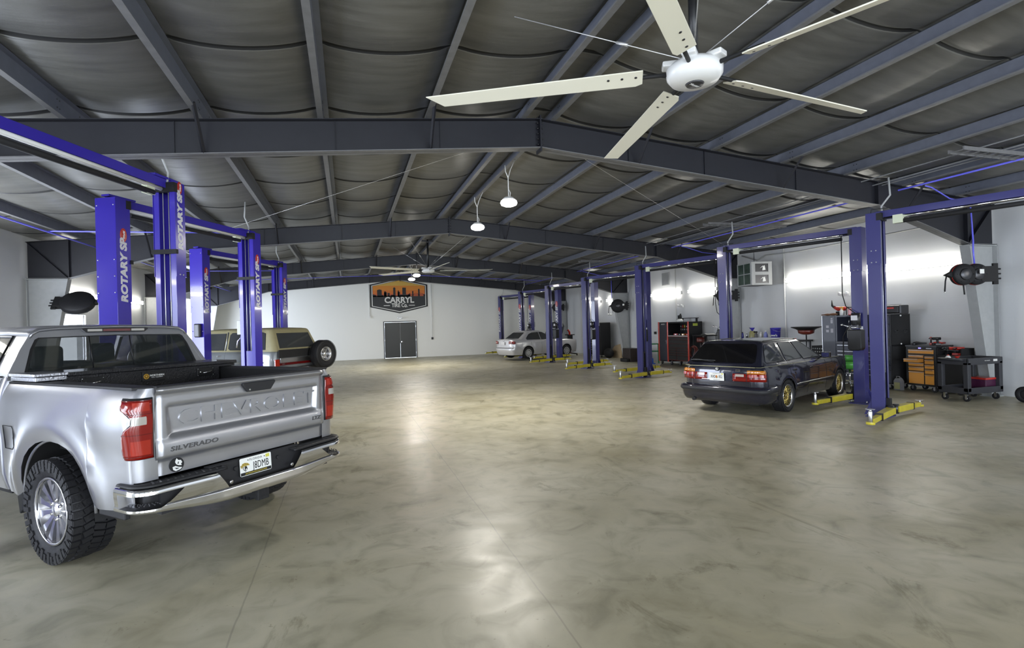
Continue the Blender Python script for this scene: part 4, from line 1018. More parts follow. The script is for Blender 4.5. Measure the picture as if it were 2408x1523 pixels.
    m = MB(); m.grid(lambda x, y: (x*.935, y, 1.505-.16*sstep(2.7, 4.6, y)+.05*(1-x*x)), lin(-1, 1, 8), lin(2.75, 4.7, 8)); m.build('hood', M['silver'], cab)
    m = MB(); m.box(-.7, .7, 4.76, 4.80, .7, 1.2); m.build('grille', M['black'], cab)
    m = MB(); m.box(-.98, .98, 4.7, 4.88, .5, .72); m.build('front_bumper', M['chrome'], cab, bevel=.03)
    # roof
    roofp = [(-.735, 1.86), (-.715, 1.90), (-.66, 1.932), (-.5, 1.948), (0, 1.958), (.5, 1.948), (.66, 1.932), (.715, 1.90), (.735, 1.86)]
    ysr = [(1.02, -.020), (1.045, -.006), (1.10, 0), (1.5, .012), (2.0, .012), (2.3, -.01), (2.42, -.03)]
    m = MB(); m.loft([[(x, y, z+dz) for x, z in roofp] for y, dz in ysr], False); m.build('roof', M['silver'], cab, solid=.02)
    # rear cab wall with window opening
    def rearY(z): return YC+.0+(.0 if z < 1.48 else (z-1.48)/.40*.10)
    outer = [(-.94, 1.46), (-.93, 1.52), (-.82, 1.74), (-.735, 1.88), (-.69, 1.92), (0, 1.945), (.69, 1.92), (.735, 1.88), (.82, 1.74), (.93, 1.52), (.94, 1.46), (0, 1.46)]
    inner = [(-.80, 1.505), (-.81, 1.53), (-.745, 1.74), (-.70, 1.83), (-.67, 1.848), (0, 1.86), (.67, 1.848), (.70, 1.83), (.745, 1.74), (.81, 1.53), (.80, 1.505), (0, 1.50)]
    m = MB(); m.loft([[(x, rearY(z)-.0, z) for x, z in outer], [(x, rearY(z)+.0, z) for x, z in inner], [(x, rearY(z)+.03, z) for x, z in inner]], True, False); m.build('rear_wall', M['silver'], cab)
    m = MB(); m.prism([(x, z) for x, z in inner], 0, .005, 'y'); g = m.build('rear_window', M['glass'], cab)
    for v in g.data.vertices: v.co.y = rearY(v.co.z)+.012+(.004 if v.co.y > .002 else 0)
    m = MB()
    m.loft([[(x*1.005, rearY(z)+.006, z) for x, z in inner], [(x*.965, rearY(z)+.007, 1.68+(z-1.68)*.94) for x, z in inner]], True, False)
    for x in (-.25, .13): m.cyl((x, rearY(1.51)+.008, 1.51), (x, rearY(1.85)+.008, 1.85), .006, 6)
    m.build('window_surround', M['black'], cab)
    # third brake lamp
    m = MB(); m.prism([(-.32, 1.925), (-.28, 1.888), (.28, 1.888), (.32, 1.925), (.29, 1.935), (-.29, 1.935)], YC+.075, YC+.12, 'y'); b = m.build('high_brake_lamp', M['black'], cab, bevel=.004)
    MB().box(-.13, .13, YC+.070, YC+.08, 1.898, 1.922).build('brake_lens', M['lamp_dark'], b)
    m = MB(); m.box(-.27, -.14, YC+.070, YC+.08, 1.898, 1.922); m.box(.14, .27, YC+.070, YC+.08, 1.898, 1.922); m.build('cargo_lens', M['lamp_white'], b)
    # pillars, side glass, windshield
    for s in (-1, 1):
        for nm, y0, y1, t0, t1 in (('rear_pillar', YC, 1.26, 1.03, 1.30), ('centre_pillar', 2.02, 2.12, 1.95, 2.03), ('front_pillar', 2.98, 3.06, 2.36, 2.44)):
            m = MB(); m.loft([[(s*.935, y0, 1.49), (s*.935, y1, 1.49), (s*.90, y1, 1.49), (s*.90, y0, 1.49)], [(s*.735, t0, 1.875), (s*.735, t1, 1.875), (s*.70, t1, 1.875), (s*.70, t0, 1.875)]], True, False, True); m.build(nm, M['silver'] if nm != 'centre_pillar' else M['black'], cab)
        for a, b_, c, d in ((1.26, 2.02, 1.30, 1.95), (2.12, 2.98, 2.03, 2.36)):
            m = MB(); m.face([m._v(p) for p in ((s*.925, a, 1.49), (s*.925, b_, 1.49), (s*.73, d, 1.875), (s*.73, c, 1.875))]); m.build('side_window', M['glass'], cab)
        m = MB(); m.tube([(s*.938, 1.02, 1.495), (s*.938, 1.26, 1.50), (s*.745, 1.34, 1.865), (s*.742, 2.2, 1.875)], .009, 6); m.build('window_trim', M['black'], cab)
        m = MB(); m.sphere((s*1.12, 2.85, 1.52), .13, 8, (.8, .5, 1.1)); m.cyl((s*.93, 2.88, 1.46), (s*1.1, 2.85, 1.46), .03, 8); m.build('door_mirror', M['silver'], cab)
    m = MB(); m.face([m._v(p) for p in ((-.88, 3.02, 1.50), (.88, 3.02, 1.50), (.70, 2.40, 1.885), (-.70, 2.40, 1.885))]); m.build('windshield', M['glass'], cab)
    MB().box(-.9, .9, 1.0, 2.95, .5, .62).build('cab_floor', M['mblack'], cab)
    MB().box(-.88, .88, 2.75, 2.98, 1.2, 1.46).build('dashboard', M['mblack'], cab, bevel=.03)
    for x, y in ((-.48, 1.28), (.48, 1.28), (-.42, 2.25), (.46, 2.25)):
        m = MB(); m.box(x-.26, x+.26, y, y+.14, .8, 1.50); st = m.build('seat_back', M['plastic'], cab, bevel=.05)
        MB().box(x-.13, x+.13, y+.01, y+.12, 1.52, 1.76).build('headrest', M['plastic'], st, bevel=.045, seg=4)
    MB().box(-.74, .74, 1.28, 1.45, .8, 1.42).build('rear_bench', M['plastic'], cab, bevel=.05)
    for x in (-1, 1):
        for y in (0, 3.745): spoke_wheel(root, x*.875, y, x, .425, .295, .275)
    # crossover tool box resting on the bed rails
    tb = empty('truck_tool_box', (-1.65, 6.011, 0), .789, 'black crossover tool box lying across the bed of the silver pickup', 'tool box')
    m = MB(); m.prism([(-.74, 1.20), (-.74, 1.462), (-.93, 1.462), (-.93, 1.49), (.93, 1.49), (.93, 1.462), (.74, 1.462), (.74, 1.20)], .40, .86, 'y'); m.build('box_body', M['blackplate'], tb, bevel=.004)
    m = MB(); m.prism([(-.70, 1.492), (.95, 1.492), (.95, 1.528), (-.70, 1.528)], .385, .875, 'y'); m.build('lid', M['blackplate'], tb, bevel=.006)
    m = MB(); m.box(-.95, -.70, .385, .875, 1.505, 1.530); m.box(-.935, -.71, .39, .87, 1.465, 1.500); m.build('bare_aluminium_end', M['treadplate'], tb, bevel=.004)
    for x in (-.51, .57):
        m = MB(); m.box(x-.095, x+.095, .385, .40, 1.375, 1.465); l = m.build('paddle_latch', M['black'], tb, bevel=.004)
        m = MB(); m.sphere((x-.06, .383, 1.42), .010, 5); m.tube([(x-.03, .380, 1.41), (x+.02, .376, 1.415), (x+.07, .380, 1.425)], .006, 6)
        for a in (-.085, .085):
            for b in (1.385, 1.455): m.sphere((x+a, .384, b), .005, 4)
        m.build('latch_handle', M['chrome'], l)
    m = MB(); m.box(-.08, .14, .386, .40, 1.375, 1.475); l = m.build('maker_plate', M['black'], tb, bevel=.003)
    m = MB(); m.lathe([(.018, -.001), (.027, -.001), (.027, 0), (.018, 0)], 20, 'y', (-.045, .385, 1.425), close=True); m.box(-.055, -.035, .384, .386, 1.415, 1.437); m.build('gear_emblem', MAT('emblem_orange', (.60, .33, .03), .4), l)
    m = MB(); m.M = Matrix.Translation((.058, .385, 1.432)) @ rx; m.text('NORTHERN', .026, TR(), .0006, .0008, 0, 1.0); m.text('TOOL + EQUIPMENT', .011, TR(0, -.02, 0), .0005, .0002, 0, 1.1); m.build('plate_lettering', M['gboard'], l)
    return root
pickup()
# ------------------------------------------------------------------ generic passenger car body
def car(root, P, paint, pre=''):
    SX = P['SX']; YR, YF = P['YR'], P['YF']; arches = P['arches']; belt = P['belt']; zbt = P['zb']
    XB = max(v for _, v in SX)
    def X(y, z):
        x = interp(SX, z)
        for yc, zc, rh, rv in arches:
            r = math.hypot((y-yc)/rh, (z-zc)/rv); x += .018*math.exp(-((r-1.15)/.16)**2)
        return x*(1-.07*sstep(YF-.9, YF, y)-.05*sstep(YR+.7, YR, y))
    zlo = make_zlo(lambda y: zbt, arches, 2.2)
    rear = P['rear']  # (z, y offset) of the tail
    def RY(y, z, xu): return interp(rear, z)*sstep(YR+.5, YR, y)
    rows = [0, .04, .1, .2, .3, .4, .5, .6, .7, .8, .88, .94, .98, 1]
    half = [(0, YR-.03), (.25, YR-.028), (.5, YR-.02), (.7, YR-.006), (.84, YR+.02), (.93, YR+.06), (.98, YR+.12), (1, YR+.20)]
    ys = []
    for yc, zc, rh, rv in arches: ys += arch_ys(yc, rh, 12)
    mid = lin(arches[0][0]+arches[0][2]+.08, arches[1][0]-arches[1][2]-.08, 8)
    ys = sorted([y for y in ys+mid+[YR+.32, YR+.45, YF-.35] if YR+.22 < y < YF-.3])
    front = [(1, YF-.28), (.97, YF-.14), (.88, YF-.05), (.7, YF), (.4, YF+.03), (0, YF+.04)]
    parts = {}
    for s in (-1, 1):
        cols = [(s*max(x, .0001), y) for x, y in half]+[(s, y) for y in ys]+[(s*max(x, .0001), y) for x, y in front]
        m = MB(); shell(m, cols, X, RY, zlo, lambda y, xu: belt(y), rows, s > 0)
        parts[s] = m.build('body_side', paint, root)
        for yc, zc, rh, rv in arches: wheel_well(root, s*XB*.55, s*(XB-.03), yc, zc, max(rh, rv)-.01)
    m = MB()
    m.grid(lambda x, y: (x*(X(y, belt(y))-.002)*(1-.45*sstep(YF-.3, YF+.02, y)**3), y, belt(y)+P['crown']*(1-x*x)), lin(-1, 1, 10), lin(P['gf'][0]-.05, YF, 14))
    if not P.get('no_hood'): m.build('hood', paint, root)
    else: m.build('engine_bay', M['mblack'], root)
    if 'deck' in P:
        m = MB(); m.grid(lambda x, y: (x*(X(y, belt(y))-.002)*(1-.4*sstep(YR+.1, YR-.03, y)**3), y, belt(y)+P['crown']*(1-x*x)), lin(-1, 1, 10), lin(YR-.02, P['gr'][0]+.05, 8)); m.build('boot_lid', paint, root)
    # greenhouse shell
    (xb, zb_), (xr, zr_) = P['xb'], P['xr']; (rb, rr_) = P['gr']; (fb, fr_) = P['gf']
    def ring(t):
        z = zb_+(zr_-zb_)*t; x = lerp(xb, xr, t); y0 = lerp(rb, rr_, t); y1 = lerp(fb, fr_, t); k = P.get('kc', .10)
        pts = []
        for sx, sy, a0 in ((1, 1, 0), (-1, 1, PI/2), (-1, -1, PI), (1, -1, 1.5*PI)):
            cx = sx*(x-k); cy = (y1-k*1.4) if sy > 0 else (y0+k*1.4)
            pts += [(cx+k*math.cos(a0+PI/2*i/5), cy+k*1.4*math.sin(a0+PI/2*i/5), z) for i in range(6)]
        return pts
    gh = MB(); ts = [0, .25, .5, .75, .92]
    R = [ring(t) for t in ts]
    top = ring(1.0)
    def shrink(pts, f, dz): 
        cx = 0; cy = (rr_+fr_)/2
        return [(x*f, cy+(y-cy)*(1-(1-f)*.5), z+dz) for x, y, z in pts]
    R += [shrink(top, .985, 0), shrink(top, .93, .022), shrink(top, .80, .034), shrink(top, .45, P['roofc']), shrink(top, .02, P['roofc']+.004)]
    gh.loft(R, True); g = gh.build('greenhouse', P.get('top_paint', paint), root)
    def side_x(z): return lerp(xb, xr, (z-zb_)/(zr_-zb_))
    def rear_y(z, x=0): return lerp(rb, rr_, (z-zb_)/(zr_-zb_))
    for s in (-1, 1):
        for w in P['windows']:
            nm = 'side_window'
            m = MB(); A = [m._v((s*(side_x(z)+.006), y, z)) for y, z in w]; m.face(A); o = m.build(nm, P['glass'], root)
            if P.get('win_trim'):
                ww = w+[w[0]]; m = MB(); m.tube([(s*(side_x(z)+.006), y, z) for y, z in ww], .006, 4, False); m.build('window_trim', P['win_trim'], o)
    m = MB(); pts = P['rwin']; A = [m._v((x, rear_y(z)-.008, z)) for x, z in pts]; m.face(A); m.build('rear_window', P.get('rglass', P['glass']), root)
    m = MB(); zt, zb2 = zr_-.03, zb_+.03
    fy = lambda z: lerp(fb, fr_, (z-zb_)/(zr_-zb_))+.008
    m.face([m._v(p) for p in ((-xb+.10, fy(zb2), zb2), (xb-.10, fy(zb2), zb2), (xr-.07, fy(zt), zt), (-xr+.07, fy(zt), zt))]); m.build('windshield', P['glass'], root)
    for y in P['doors']:
        for s in (-1, 1):
            m = MB(); m.tube([(s*(X(y, z)+.0008), y, z) for z in lin(zbt+.06, belt(y), 8)], .003, 4, False); m.build('door_seam', M['mblack'], parts[s])
    for s in (-1, 1):
        for y in P['handles']:
            z = P['hz']; m = MB(); m.cbox((s*(X(y, z)+.008), y, z), (.02, .14, .028)); m.build('door_handle', P['handle_mat'], parts[s], bevel=.005)
    MB().box(-XB+.2, XB-.2, YR+.15, YF-.2, zbt-.02, zbt+.12).build('underbody', M['mblack'], root)
    return X, parts, side_x, rear_y
def mesh_wheel(parent, cx, cy, side, R, w, rr, face, lip, n=16, cz=None, cover=False):
    root = empty('wheel'); root.parent = parent; cz = R if cz is None else cz; h = w/2
    tyre(root, cx, cy, side, R, w, rr, 0, cz=cz)
    m = MB(); rim_barrel(m, cx, cy, cz, side, w, rr); m.build('rim_barrel', M['dkmetal'], root)
    m = MB(); m.lathe([(rr+.003, side*h*.86), (rr, side*h*.92), (rr-.03, side*h*.70), (rr-.03, side*h*.6)], 40, 'x', (cx, cy, cz), close=True); m.build('rim_lip', lip, root)
    m = MB(); r1 = rr-.03
    def pt(a, r, x): return (cx+side*x, cy+r*math.cos(a), cz+r*math.sin(a))
    if cover:
        m.lathe([(.001, side*h*.74), (.05, side*h*.76), (rr*.5, side*h*.80), (rr*.62, side*h*.80)], 40, 'x', (cx, cy, cz))
        m.lathe([(rr*.84, side*h*.84), (rr-.012, side*h*.84), (rr-.014, side*h*.7), (rr*.84, side*h*.7)], 40, 'x', (cx, cy, cz), close=True)
        for i in range(9):
            a = 2*PI*i/9; d = .17
            m.loft([[pt(a-d, rr*.60, h*.80), pt(a+d, rr*.60, h*.80), pt(a+d, rr*.60, h*.7), pt(a-d, rr*.60, h*.7)], [pt(a-d*.85, rr*.87, h*.845), pt(a+d*.85, rr*.87, h*.845), pt(a+d*.85, rr*.87, h*.7), pt(a-d*.85, rr*.87, h*.7)]], True, False, True)
    else:
        for i in range(n):
            for s in (-1, 1):
                a = 2*PI*i/n; m.tube([pt(a, .045, h*.60), pt(a+s*.16, r1*.5, h*.60), pt(a+s*.42, r1, h*.62)], [.010, .008, .008], 4)
        m.lathe([(.001, side*h*.66), (.035, side*h*.66), (.05, side*h*.58), (.05, side*h*.4), (.001, side*h*.4)], 20, 'x', (cx, cy, cz))
        for i in range(n): a = 2*PI*(i+.5)/n; m.cyl(pt(a, r1-.006, h*.60), pt(a, r1-.006, h*.68), .006, 5)
    m.build('wheel_face', face, root)
    return root
# ------------------------------------------------------------------ dark station wagon
M['wagon'] = MAT('dark_blue_grey_metallic', (.016, .017, .030), .22, .35, coat=1)
M['goldw'] = MAT('gold_wheel', (.55, .43, .14), .25, .9)
M['wglass'] = MAT('window_tint', (.045, .048, .05), .06, spec=.9)
def wagon():
    root = empty('station_wagon', (7.87, 9.22, 0), -1.166, 'dark blue-grey estate car with gold mesh wheels parked on the right', 'station wagon')
    P = dict(SX=[(.20, .80), (.30, .835), (.42, .862), (.52, .872), (.56, .868), (.70, .868), (.82, .855), (.90, .83), (.95, .80), (.99, .775)],
        YR=-.99, YF=3.60, arches=[(0, .315, .355, .345), (2.761, .315, .355, .345)], zb=.22, crown=.03,
        belt=lambda y: .975-.02*sstep(0, 2.0, y)-.03*sstep(2.0, 2.8, y)-.13*sstep(2.8, 3.6, y)**1.5,
        rear=[(.2, .10), (.45, .02), (.6, 0), (.85, .01), (.97, .04)], xb=(.775, .955), xr=(.60, 1.375), gr=(-.985, -.56), gf=(2.10, 1.22), roofc=.045, kc=.09,
        windows=[[(-.66, 1.0), (-.68, 1.02), (-.56, 1.24), (-.48, 1.315), (-.36, 1.335), (-.02, 1.345), (.08, 1.0)], [(.20, 1.0), (.14, 1.345), (.68, 1.345), (.94, 1.0)], [(1.02, .99), (.77, 1.345), (1.16, 1.335), (1.32, 1.27), (1.86, .99)]],
        rwin=[(-.62, 1.0), (.62, 1.0), (.665, 1.03), (.60, 1.26), (.555, 1.335), (.50, 1.352), (-.50, 1.352), (-.555, 1.335), (-.60, 1.26), (-.665, 1.03)],
        glass=M['wglass'], rglass=M['limo'], win_trim=M['dkmetal'], doors=(.17, 1.0, 1.98), handles=(.36, 1.16), hz=.80, handle_mat=M['black'])
    X, parts, sx, ry = car(root, P, M['wagon'])
    # tail: bumper
    def bump(m, z0, z1, off, s0=.9, top=None):
        pts = [(-.88, -.50), (-.90, -.78), (-.87, -.95), (-.78, -1.04), (-.5, -1.075), (0, -1.085), (.5, -1.075), (.78, -1.04), (.87, -.95), (.90, -.78), (.88, -.50)]
        def Pp(i, z):
            x, y = pts[i]; k = off(z); return (x*(1+k*.5), y-(k if y < -.9 else 0)*.5-.0, z)
        m.grid(Pp, list(range(11)), z0)
    m = MB(); bump(m, [.235, .25, .30, .38, .42, .43, .45, .50, .525, .545, .55], 0, lambda z: interp([(.235, -.16), (.25, -.10), (.30, -.045), (.38, -.01), (.42, 0), (.43, .02), (.45, .035), (.50, .035), (.525, .02), (.545, -.03), (.55, -.10)], z)); bp = m.build('rear_bumper', M['wagon'], root)
    m = MB(); bump(m, [.445, .46, .49, .505], 0, lambda z: interp([(.445, .036), (.46, .05), (.49, .05), (.505, .036)], z)); m.build('bumper_strip', M['plastic'], bp)
    MB().cyl((-.55, -1.06, .255), (-.55, -.8, .255), .035, 14).build('exhaust_pipe', M['mblack'], root)
    # tail lamps
    for s in (-1, 1):
        def lay(m, x0, x1, z0, z1, off):
            def Q(t, z):
                d = lerp(x0, x1, t)
                if d <= .80:
                    xu = d/.868; hw = X(-.9, z)
                    y = interp([(0, -1.02), (.25, -1.018), (.5, -1.01), (.7, -.996), (.84, -.97), (.93, -.93)], d/.84)+interp(P['rear'], z)
                    return (s*d*.965, y-off, z)
                e = d-.80; return (s*(X(-.8, z)+off-.012*(1-min(1, e/.06))), -.955+e*1.05+interp(P['rear'], z)-off*.5, z)
            m.grid(Q, lin(0, 1, 10), lin(z0, z1, 3)); return m
        b = lay(MB(), .275, .92, .655, .80, .006).build('tail_lamp', M['lamp_red'], root, solid=.006)
        lay(MB(), .56, .92, .80, .865, .006).build('indicator_lens', M['amber'], b, solid=.006)
        lay(MB(), .575, .90, .735, .79, .010).build('upper_lens', M['lamp_bright'], b)
        lay(MB(), .33, .50, .745, .79, .010).build('reversing_lens', M['lamp_white'], b)
        m = lay(MB(), .28, .91, .725, .731, .012); lay(m, .545, .556, .66, .80, .012); m.build('lamp_divider', M['mblack'], b)
    plate(root, REARM(-.05, -1.035, .725, .05), txt='XHD852', kind=1)
    # gold pinstripe, roundel, badge, handle trim, wiper
    M['gold'] = MAT('pinstripe_gold', (.42, .40, .20), .3)
    m = MB()
    for s in (-1, 1): m.tube([(s*.70, -1.0+.02, .925), (s*.78, -.95, .925), (s*(X(-.75, .925)+.002), -.75, .925)]+[(s*(X(y, .925)+.002), y, .925) for y in lin(-.7, 2.9, 18)], .003, 4, False)
    m.box(-.70, .70, -1.006, -.998, .922, .930); m.build('pinstripe', M['gold'], root)
    m = MB(); m.lathe([(.001, -.006), (.036, -.005), (.038, 0)], 24, 'y', (-.05, -1.025, .875)); b = m.build('roundel', M['gboard'], root)
    m = MB(); m.lathe([(.024, -.0065), (.037, -.0065), (.037, -.005), (.024, -.005)], 24, 'y', (-.05, -1.025, .875), close=True)
    m.prism([(-.05, .875), (-.05, .899), (-.026, .875)], -1.0325, -1.031, 'y'); m.prism([(-.05, .875), (-.05, .851), (-.074, .875)], -1.0325, -1.031, 'y'); m.build('roundel_ring', M['dkmetal'], b)
    m = MB(); m.text('525i', .055, Matrix.Translation((.38, -1.028, .862)) @ frame((0, 0, 0), (1, 0, 0), (0, 0, 1), (0, -1, 0)), .002, .002, .1); m.build('badge_lettering', M['chrome'], root)
    m = MB(); m.box(-.37, -.15, -1.03, -1.02, .668, .680); m.build('hatch_grip', M['chrome'], root)
    m = MB(); m.tube([(-.12, -1.0, 1.005), (-.45, -.96, 1.05), (-.60, -.95, 1.055)], .009, 5); m.box(-.62, -.10, -.985, -.965, 1.035, 1.045); m.build('rear_wiper', M['black'], root)
    m = MB()
    for x in (-.60, .60): m.tube([(x, -.985, .96), (x*1.03, -1.02, .80), (x*1.0, -1.02, .56)], .0025, 4, False)
    m.build('hatch_seam', M['mblack'], root)
    for s in (-1, 1):
        m = MB(); m.tube([(s*.60, -.5, 1.375), (s*.592, -.4, 1.400), (s*.585, .4, 1.412), (s*.58, 1.0, 1.402), (s*.575, 1.1, 1.38)], .011, 6); m.build('roof_rail', M['black'], root)
        m = MB(); m.tube([(s*(X(y, .515)+.004), y, .515) for y in lin(.40, 2.36, 10)], .011, 5); m.build('side_moulding', M['metal'], parts[s])
        m = MB(); m.cbox((s*.93, 1.80, 1.02), (.17, .09, .11)); m.cyl((s*.80, 1.83, .97), (s*.9, 1.82, .99), .022, 8); m.build('door_mirror', M['black'], root, bevel=.02)
        m = MB(); m.cbox((s*.93, 1.753, 1.02), (.14, .006, .085)); m.build('mirror_glass', MAT('mirror_blue', (.25, .25, .6), .1, 1) if s < 0 else bpy.data.materials['mirror_blue'], root)
        m = MB()
        for k in range(4): m.cbox((s*(X(2.2, .70)+.002), 2.20, .64+k*.032), (.006, .12, .010))
        m.build('fender_reflection', M['dkmetal'], parts[s])  # thin bars drawing the tool drawers' reflection on the fender
        for y in (0, 2.761): mesh_wheel(root, s*.765, y, s, .315, .225, .225, M['goldw'], M['alloy'], 14)
wagon()
# ------------------------------------------------------------------ silver sedan held on a lift
M['sedan'] = MAT('sedan_silver', (.60, .60, .62), .28, .35, coat=.8)
def sedan():
    H0 = .08
    root = empty('sedan', (8.62, 26.92, H0), -1.26, 'silver sedan with its hood up, slightly raised on a lift near the far wall', 'car')
    P = dict(SX=[(.22, .80), (.34, .85), (.5, .875), (.66, .88), (.80, .87), (.90, .85), (.98, .80), (1.05, .74)],
        YR=-.95, YF=3.48, arches=[(0, .31, .36, .37), (2.578, .31, .36, .37)], zb=.22, crown=.035,
        belt=lambda y: 1.035-.09*sstep(-.5, .3, y)-.06*sstep(2.2, 3.5, y)**1.3,
        rear=[(.2, .08), (.4, -.02), (.56, -.035), (.60, .02), (.8, .02), (.98, .04), (1.04, .07)], deck=1, xb=(.80, .93), xr=(.58, 1.40), gr=(-.62, .08), gf=(2.15, 1.05), roofc=.055, kc=.12,
        windows=[[(-.02, .99), (-.06, 1.06), (.18, 1.27), (.40, 1.345), (.82, 1.365), (.86, .985)], [(.92, .985), (.88, 1.365), (1.05, 1.35), (1.85, .98)]],
        rwin=[(-.60, 1.06), (.60, 1.06), (.50, 1.34), (.44, 1.365), (-.44, 1.365), (-.50, 1.34)],
        glass=M['wglass'], win_trim=M['black'], doors=(.20, .89, 1.95), handles=(.36, 1.15), hz=.90, handle_mat=M['sedan'], no_hood=1)
    X, parts, sx, ry = car(root, P, M['sedan'])
    for s in (-1, 1):
        m = MB()
        def Q(t, z): d = lerp(.50, .93, t); return (s*min(d, .845)*1.0, (-.975 if d < .7 else -.975+(d-.7)*.75)-.0, z)
        m.grid(Q, lin(0, 1, 8), lin(.80, .93, 3)); b = m.build('tail_lamp', M['lamp_red'], root, solid=.01)
        m = MB()
        for x in (.60, .72): m.cyl((s*x, -.992 if x < .7 else -.975, .865), (s*x, -.97, .865), .032, 14)
        m.build('lamp_disc', M['lamp_white'], b)
        for y in (0, 2.578): mesh_wheel(root, s*.78, y, s, .31, .20, .20, MAT('wheel_cover_silver', (.62, .62, .63), .3, .5), M['sedan'], cz=.31, cover=True)
        m = MB(); m.sphere((s*.96, 1.80, 1.02), .09, 8, (1.1, .6, .8)); m.cyl((s*.82, 1.83, .98), (s*.93, 1.82, 1.0), .022, 8); m.build('door_mirror', M['sedan'], root)
    m = MB(); m.grid(lambda i, z: [(-.80, -.90, z), (-.6, -1.00, z), (0, -1.035, z), (.6, -1.00, z), (.80, -.90, z)][i], [0, 1, 2, 3, 4], [.585, .605]); m.build('bumper_strip', M['dkmetal'], root, solid=.008)
    plate(root, REARM(0, -1.0, .80, .05), txt='J4RM77'[:0]+'   ', kind=1) if False else None
    m = MB(); m.cbox((0, -1.0, .83), (.31, .012, .15)); m.build('licence_plate', M['ltext'], root, bevel=.003)
    m = MB(); m.lathe([(.001, -.008), (.035, -.006), (.04, 0)], 20, 'y', (0, -.965, .97)); m.build('round_badge', M['chrome'], root)
    m = MB(); hp = [(-.70, 0), (-.74, .35), (-.70, .75), (-.45, .98), (0, 1.04), (.45, .98), (.70, .75), (.74, .35), (.70, 0)]
    m.prism(hp, -.02, .02, 'y'); hd = m.build('raised_hood', MAT('hood_underside', (.035, .04, .045), .5), root, bevel=.01); hd.location = (0, 2.28, .96); hd.rotation_euler = (-.42, 0, 0)
    m = MB(); m.cbox((0, 2.9, .70), (.9, .5, .25)); m.build('engine', M['dkmetal'], root, bevel=.04)
sedan()
